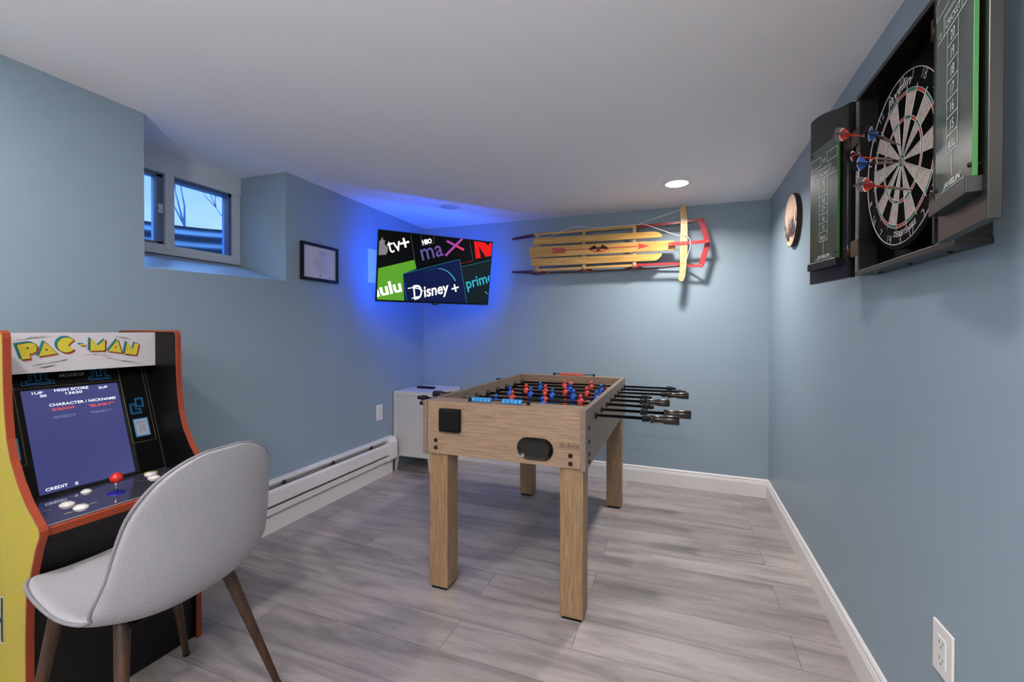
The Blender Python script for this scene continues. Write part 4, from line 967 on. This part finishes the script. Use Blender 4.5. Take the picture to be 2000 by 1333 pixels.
g = G(); g.lathe(p, p+n, [(0, .024), (.001, .024), (.0025, .021), (.003, 0)], 28, False); js = part('joystick_plate', g, mat('joystick_blue', '1A1E8A', .3), ac)
g = G(); g.cyl(p, p+n*.045, .0045, n=12); part('joystick_shaft', g, CHROME, js)
g = G(); g.ball(p+n*.052, .0175, 20, 14); part('joystick_ball', g, mat('joystick_red', 'C42820', .2), js, 'red ball top')
# marquee
MQ = frame((-1.942, 0, 0), (0, 1, 0), (0, 0, 1)); g = G(MQ); g.box((yi0, 1.028, -.02), (yi1, 1.158, 0), .001); mq = part('marquee', g, mat('marquee_white', 'CFC9CC', .3), ac)
g = G(MQ @ Matrix.Translation((0, 0, .0004))); g.eps = .0003; g.keep = True
def letter(P, holes=(), dx=0, dz=0):
    for (ox, oz, mi, ly) in ((-.0055, .004, 0, 1), (.0035, -.0035, 1, 2), (0, 0, 3, 3)):
        Q = [(a+ox, b+oz) for a, b in P]; g.poly(Q, ly, mi)
        if mi != 3: pass
    n = len(P); cx_ = sum(a for a, b in P)/n; cz_ = sum(b for a, b in P)/n
    g.poly([(a+(cx_-a)*.07, b+(cz_-b)*.07) for a, b in P], 4, 2)
    for h in holes: g.disc(h, .0028, 5, 3, 12)
def q(px, py):  # picture point of the marquee front (zoomed crop pixels) to y, z on the sign
    x = px/5.5556; y = 640+py/5.557
    dx_ = (x-1000)/865.52; dy_ = (y-651.98)/865.52
    d = f+rr*dx_-uu*dy_; t_ = -1.942/d.x; return (d.y*t_, CAMZ+d.z*t_)
LQ = lambda l: [q(*a) for a in l]
letter(LQ([(165, 185), (320, 160), (375, 170), (405, 210), (395, 260), (355, 285), (315, 290), (330, 345), (230, 355)]), [q(295, 225)])
letter(LQ([(410, 320), (480, 145), (625, 285)]), [q(503, 243)])
cc = [(720+108*cos(a)*1.0, 190+88*sin(a)) for a in [R(x) for x in range(35, 326, 15)]]
letter(LQ([(735, 195)]+cc))
letter(LQ([(862, 178), (925, 182), (925, 200), (862, 195)]))
letter(LQ([(970, 260), (975, 110), (1060, 195), (1145, 125), (1140, 255)]))
letter(LQ([(1165, 260), (1275, 125), (1325, 280)]), [q(1253, 215)])
letter(LQ([(1345, 290), (1370, 150), (1440, 235), (1460, 165), (1510, 180), (1480, 305)]))
rng = random.Random(5)
for a, b, n in (((170, 130), (600, 90), 5), ((1220, 95), (1530, 150), 5), ((330, 420), (750, 350), 6), ((420, 445), (750, 385), 4), ((620, 375), (750, 350), 2), ((1130, 320), (1560, 400), 6), ((900, 292), (1330, 300), 3)):
    for k in range(n):
        t0 = rng.uniform(0, .5); t1 = t0+rng.uniform(.2, .5); oy = rng.uniform(-9, 9)
        g.line(q(a[0]+(b[0]-a[0])*t0, a[1]+(b[1]-a[1])*t0+oy), q(a[0]+(b[0]-a[0])*min(1, t1), a[1]+(b[1]-a[1])*min(1, t1)+oy), .0008, 1, 3)
part('marquee_lettering', g, [mat('mq_teal', '1E7C86', .4), mat('mq_red', 'A8402A', .4), mat('mq_yellow', 'CDBB3A', .35), mat('mq_black', '1C1A1A', .4)], mq, 'yellow block lettering with teal and red shadows')
# monitor bezel plane
bt = V((-2.0165, 1.028)); bb_ = V((-1.8835, .632)); bd = (bt-bb_).normalized()
BM = frame((bb_.x, 0, bb_.y), (0, 1, 0), (bd.x, 0, bd.y)); BL_ = (bt-bb_).length
g = G(BM); g.box((yi0, 0, -.01), (yi1, BL_+.02, 0)); bz = part('monitor_bezel', g, ABK, ac)
g = G(BM @ Matrix.Translation((0, 0, .0004))); g.keep = True; g.eps = .00025
BLU, DOT, PAP = 0, 1, 2
def dots(p, q_, n):
    for k in range(n):
        t_ = k/(n-1); g.rect(p[0]+(q_[0]-p[0])*t_-.0008, p[1]+(q_[1]-p[1])*t_-.0008, p[0]+(q_[0]-p[0])*t_+.0008, p[1]+(q_[1]-p[1])*t_+.0008, 1, DOT)
su0, su1 = .7735, 1.0365
dots((su1+.012, .405), (su1+.012, .115), 60); dots((yi1-.012, .405), (yi1-.012, .115), 60); dots((su1+.012, .115), (yi1-.012, .115), 15)
dots((su0-.015, .405), (su0-.015, .115), 60); dots((su0-.015, .115), (yi0+.01, .115), 13); dots((su0-.015, .362), (su1+.012, .362), 56)
g.line((yi1-.001, 0), (yi1-.001, BL_), .0012, 1, 3)
def mz(P, closed=True):
    for o_ in (0, .005):
        cx_ = sum(a for a, b in P)/len(P); cy_ = sum(b for a, b in P)/len(P)
        g.pline([(a+(cx_-a)*o_/.02, b+(cy_-b)*o_/.02) for a, b in P], .0014, 1, BLU, closed)
mz([(1.062, .225), (1.062, .265), (1.078, .265), (1.078, .242), (1.096, .242), (1.096, .225)]); mz([(1.082, .250), (1.082, .285), (1.108, .285), (1.108, .250)])
mz([(.70, .215), (.70, .275), (.738, .275), (.738, .215)]); mz([(.78, .372), (.78, .385), (.80, .385), (.80, .412), (.815, .412), (.815, .385), (.83, .385), (.83, .412), (.845, .412), (.845, .385), (.86, .385), (.86, .372)])
mz([(.955, .372), (.955, .385), (.965, .385), (.965, .412), (.98, .412), (.98, .385), (.995, .385), (.995, .412), (1.01, .412), (1.01, .385), (1.02, .385), (1.02, .372)])
g.rect(1.062, .135, 1.112, .205, 1, BLU); g.rect(1.066, .139, 1.108, .201, 2, PAP); g.rect(.69, .135, .748, .205, 1, BLU); g.rect(.694, .139, .744, .201, 2, PAP)
g.text('BONUS', 1.087, .187, .008, 3, 4, align='CENTER', fit=.03); 
for k in range(3): g.disc((1.082, .176-k*.009), .0022, 3, 5, 10); g.rect(1.088, .175-k*.009, 1.098, .177-k*.009, 3, 4)
for k in range(4): g.rect(.70, .190-k*.013, .722+.008*(k % 2), .1925-k*.013, 3, 4)
g.text('ARCADE1UP', .91, .392, .016, 1, 6, align='CENTER', fit=.070, bold=.01)
part('bezel_art', g, [mat('neon_blue', '2C84BC', .4), mat('dot_gold', 'D8C680', .5), mat('instruction_card', '9AA0A8', .5), mat('seam_grey', '6A6662', .5), mat('card_print', '3A4668', .6), mat('card_red', '8A3A34', .6), mat('maker_grey', 'A8A4A0', .5)], bz)
g = G(BM @ Matrix.Translation((0, 0, .001))); g.eps = .0003; g.keep = True
s0, s1 = .012, .354
g.poly([(su0, s0), (su1, s0), (su1, s1), (su0, s1)], 0, 0)
def st(s, u, v, sz, mi, fit=None, al='LEFT'): g.text(s, u, v, sz, 1, mi, align=al, fit=fit, bold=.018)
sw = su1-su0
def sp(px, py):   # picture pixel -> screen plane
    dx_ = (px-1000)/865.52; dy_ = (py-651.98)/865.52; d = f+rr*dx_-uu*dy_; o0 = V((0, 0, CAMZ)); inv = BM.inverted(); a = inv @ o0; b = inv.to_3x3() @ d; t_ = -a.z/b.z
    return (a.x+b.x*t_, a.y+b.y*t_)
def st2(s, x, y, x2, y2, sz, mi):
    a = sp(x, y); b = sp(x2, y2); st(s, a[0], a[1], sz, mi, b[0]-a[0])
st2('1UP', 62, 772, 84, 771, .012, 1); st2('00', 78, 777, 91, 776, .012, 1); st2('HIGH SCORE', 106, 766, 173, 762, .013, 1); st2('13620', 128, 771, 161, 769, .012, 1); st2('2UP', 192, 760, 210, 758, .012, 1)
st2('CHARACTER / NICKNAME', 96, 795, 226, 780, .013, 1); st2('-SHADOW', 99, 804, 147, 800, .013, 2); st2('"BLINKY"', 173, 796, 222, 790, .013, 2)
st2('-SPEEDY', 102, 819, 150, 813, .012, 3); st2('"PINKY"', 175, 809, 219, 804, .012, 3)
st2('CREDIT', 89, 961, 133, 951, .013, 1); st2('0', 147, 948, 153, 946, .014, 1)
screen = part('screen', g, [mat('crt_blue', '0A0C20', .10, emit='43457A', es=.85), em('crt_white', 'EAF2FF', 1.2), em('crt_red', 'E85A50', 1.0), em('crt_dim', '8A8AB0', .7)], bz, 'lit blue game screen')
g = G(BM); fr_ = .010
g.box((su0-fr_, s0-fr_*.6, -.002), (su1+fr_*1.5, s0-.0005, .0008)); g.box((su1+.0005, s0, -.002), (su1+fr_*1.5, s1, .0006)); part('screen_border', g, mat('screen_border', '1C1C20', .2), bz)

# ================================================================== CHAIR
CHX, CHY, CHROT = -1.4545, .8388, 3.2295
CT = Matrix.Translation((CHX, CHY, 0)) @ Matrix.Rotation(CHROT, 4, 'Z')
chair = thing('shell_chair', 'grey fabric shell chair with dark wooden legs facing the arcade machine', 'chair', CT)
# centre line from front lip to top of back: (x forward, z, half width, edge lift)
CS = [(.238,.449,.110,.011),(.236,.458,.136,.013),(.228,.465,.156,.016),(.19,.466,.185,.015),(.104,.452,.209,.016),(0,.433,.224,.021),(-.097,.423,.232,.04),(-.166,.427,.239,.062),(-.213,.447,.248,.077),(-.236,.499,.245,.076),(-.249,.567,.232,.066),(-.257,.641,.222,.059),(-.264,.711,.208,.049),(-.271,.767,.184,.032),(-.272,.800,.156,.020),(-.272,.821,.124,.010),(-.272,.835,.088,.004),(-.272,.843,.046,.0)]
def shell_pt(i, v):
    x, z, hw, lift = CS[i]
    a = CS[max(i-1, 0)]; b = CS[min(i+1, len(CS)-1)]; t_ = V((b[0]-a[0], 0, b[1]-a[1])).normalized(); n = V((t_.z*1.0, 0, -t_.x))   # inner side: up for seat, forward for back
    if n.z < -.01 or (abs(n.z) < .5 and n.x < 0): n = -n
    L_ = lift*abs(v)**2.6
    return V((x, v*hw, z))+n*L_
NV = 14
g = G(CT); rows = [[g._v(shell_pt(i, -1+2*k/NV)) for k in range(NV+1)] for i in range(len(CS))]
for i in range(len(CS)-1):
    for k in range(NV): g.face([rows[i][k], rows[i][k+1], rows[i+1][k+1], rows[i+1][k]])
g.keep = True
shell = part('seat_shell', g, FABRIC, chair, smooth=True)
m = shell.modifiers.new('thick', 'SOLIDIFY'); m.thickness = .022; m.offset = 0; m = shell.modifiers.new('sub', 'SUBSURF'); m.levels = 2; m.render_levels = 2
edge = [shell_pt(0, -1+2*k/NV) for k in range(NV+1)]+[shell_pt(i, 1) for i in range(1, len(CS))]+[shell_pt(len(CS)-1, 1-2*k/NV) for k in range(1, NV+1)]+[shell_pt(i, -1) for i in range(len(CS)-2, 0, -1)]
g = G(CT); ce = V((0, 0, .6)); g.tube(cat([p for p in edge]+[edge[0]], 3)[:-1], .0045, 8, True); part('piping', g, PIPING, chair)
for top, bot in (((.10, -.12, .45), (.178, -.242, 0)), ((-.145, -.112, .44), (-.245, -.222, 0)), ((.13, .14, .45), (.175, .205, 0)), ((-.09, .135, .44), (-.235, .235, 0))):
    top, bot = V(top), V(bot)
    g = G(CT); d = (bot-top).normalized(); Ln = (bot-top).length; g.lathe(top, bot, [(0, .0175), (.05, .0175), (Ln-.01, .0098), (Ln, .0092)], 18); l = part('leg', g, WALNUT, chair)
    g = G(CT); g.lathe(bot-d*.010, bot, [(0, .0108), (.010, .0102)], 14); part('foot_cap', g, BLACKM, l)
g = G(CT); g.box((-.15, -.012, .404), (.13, .012, .416)); g.box((-.14, -.12, .404), (-.11, .14, .416)); g.box((.09, -.12, .412), (.12, .14, .424)); part('under_frame', g, BLACKM, chair)
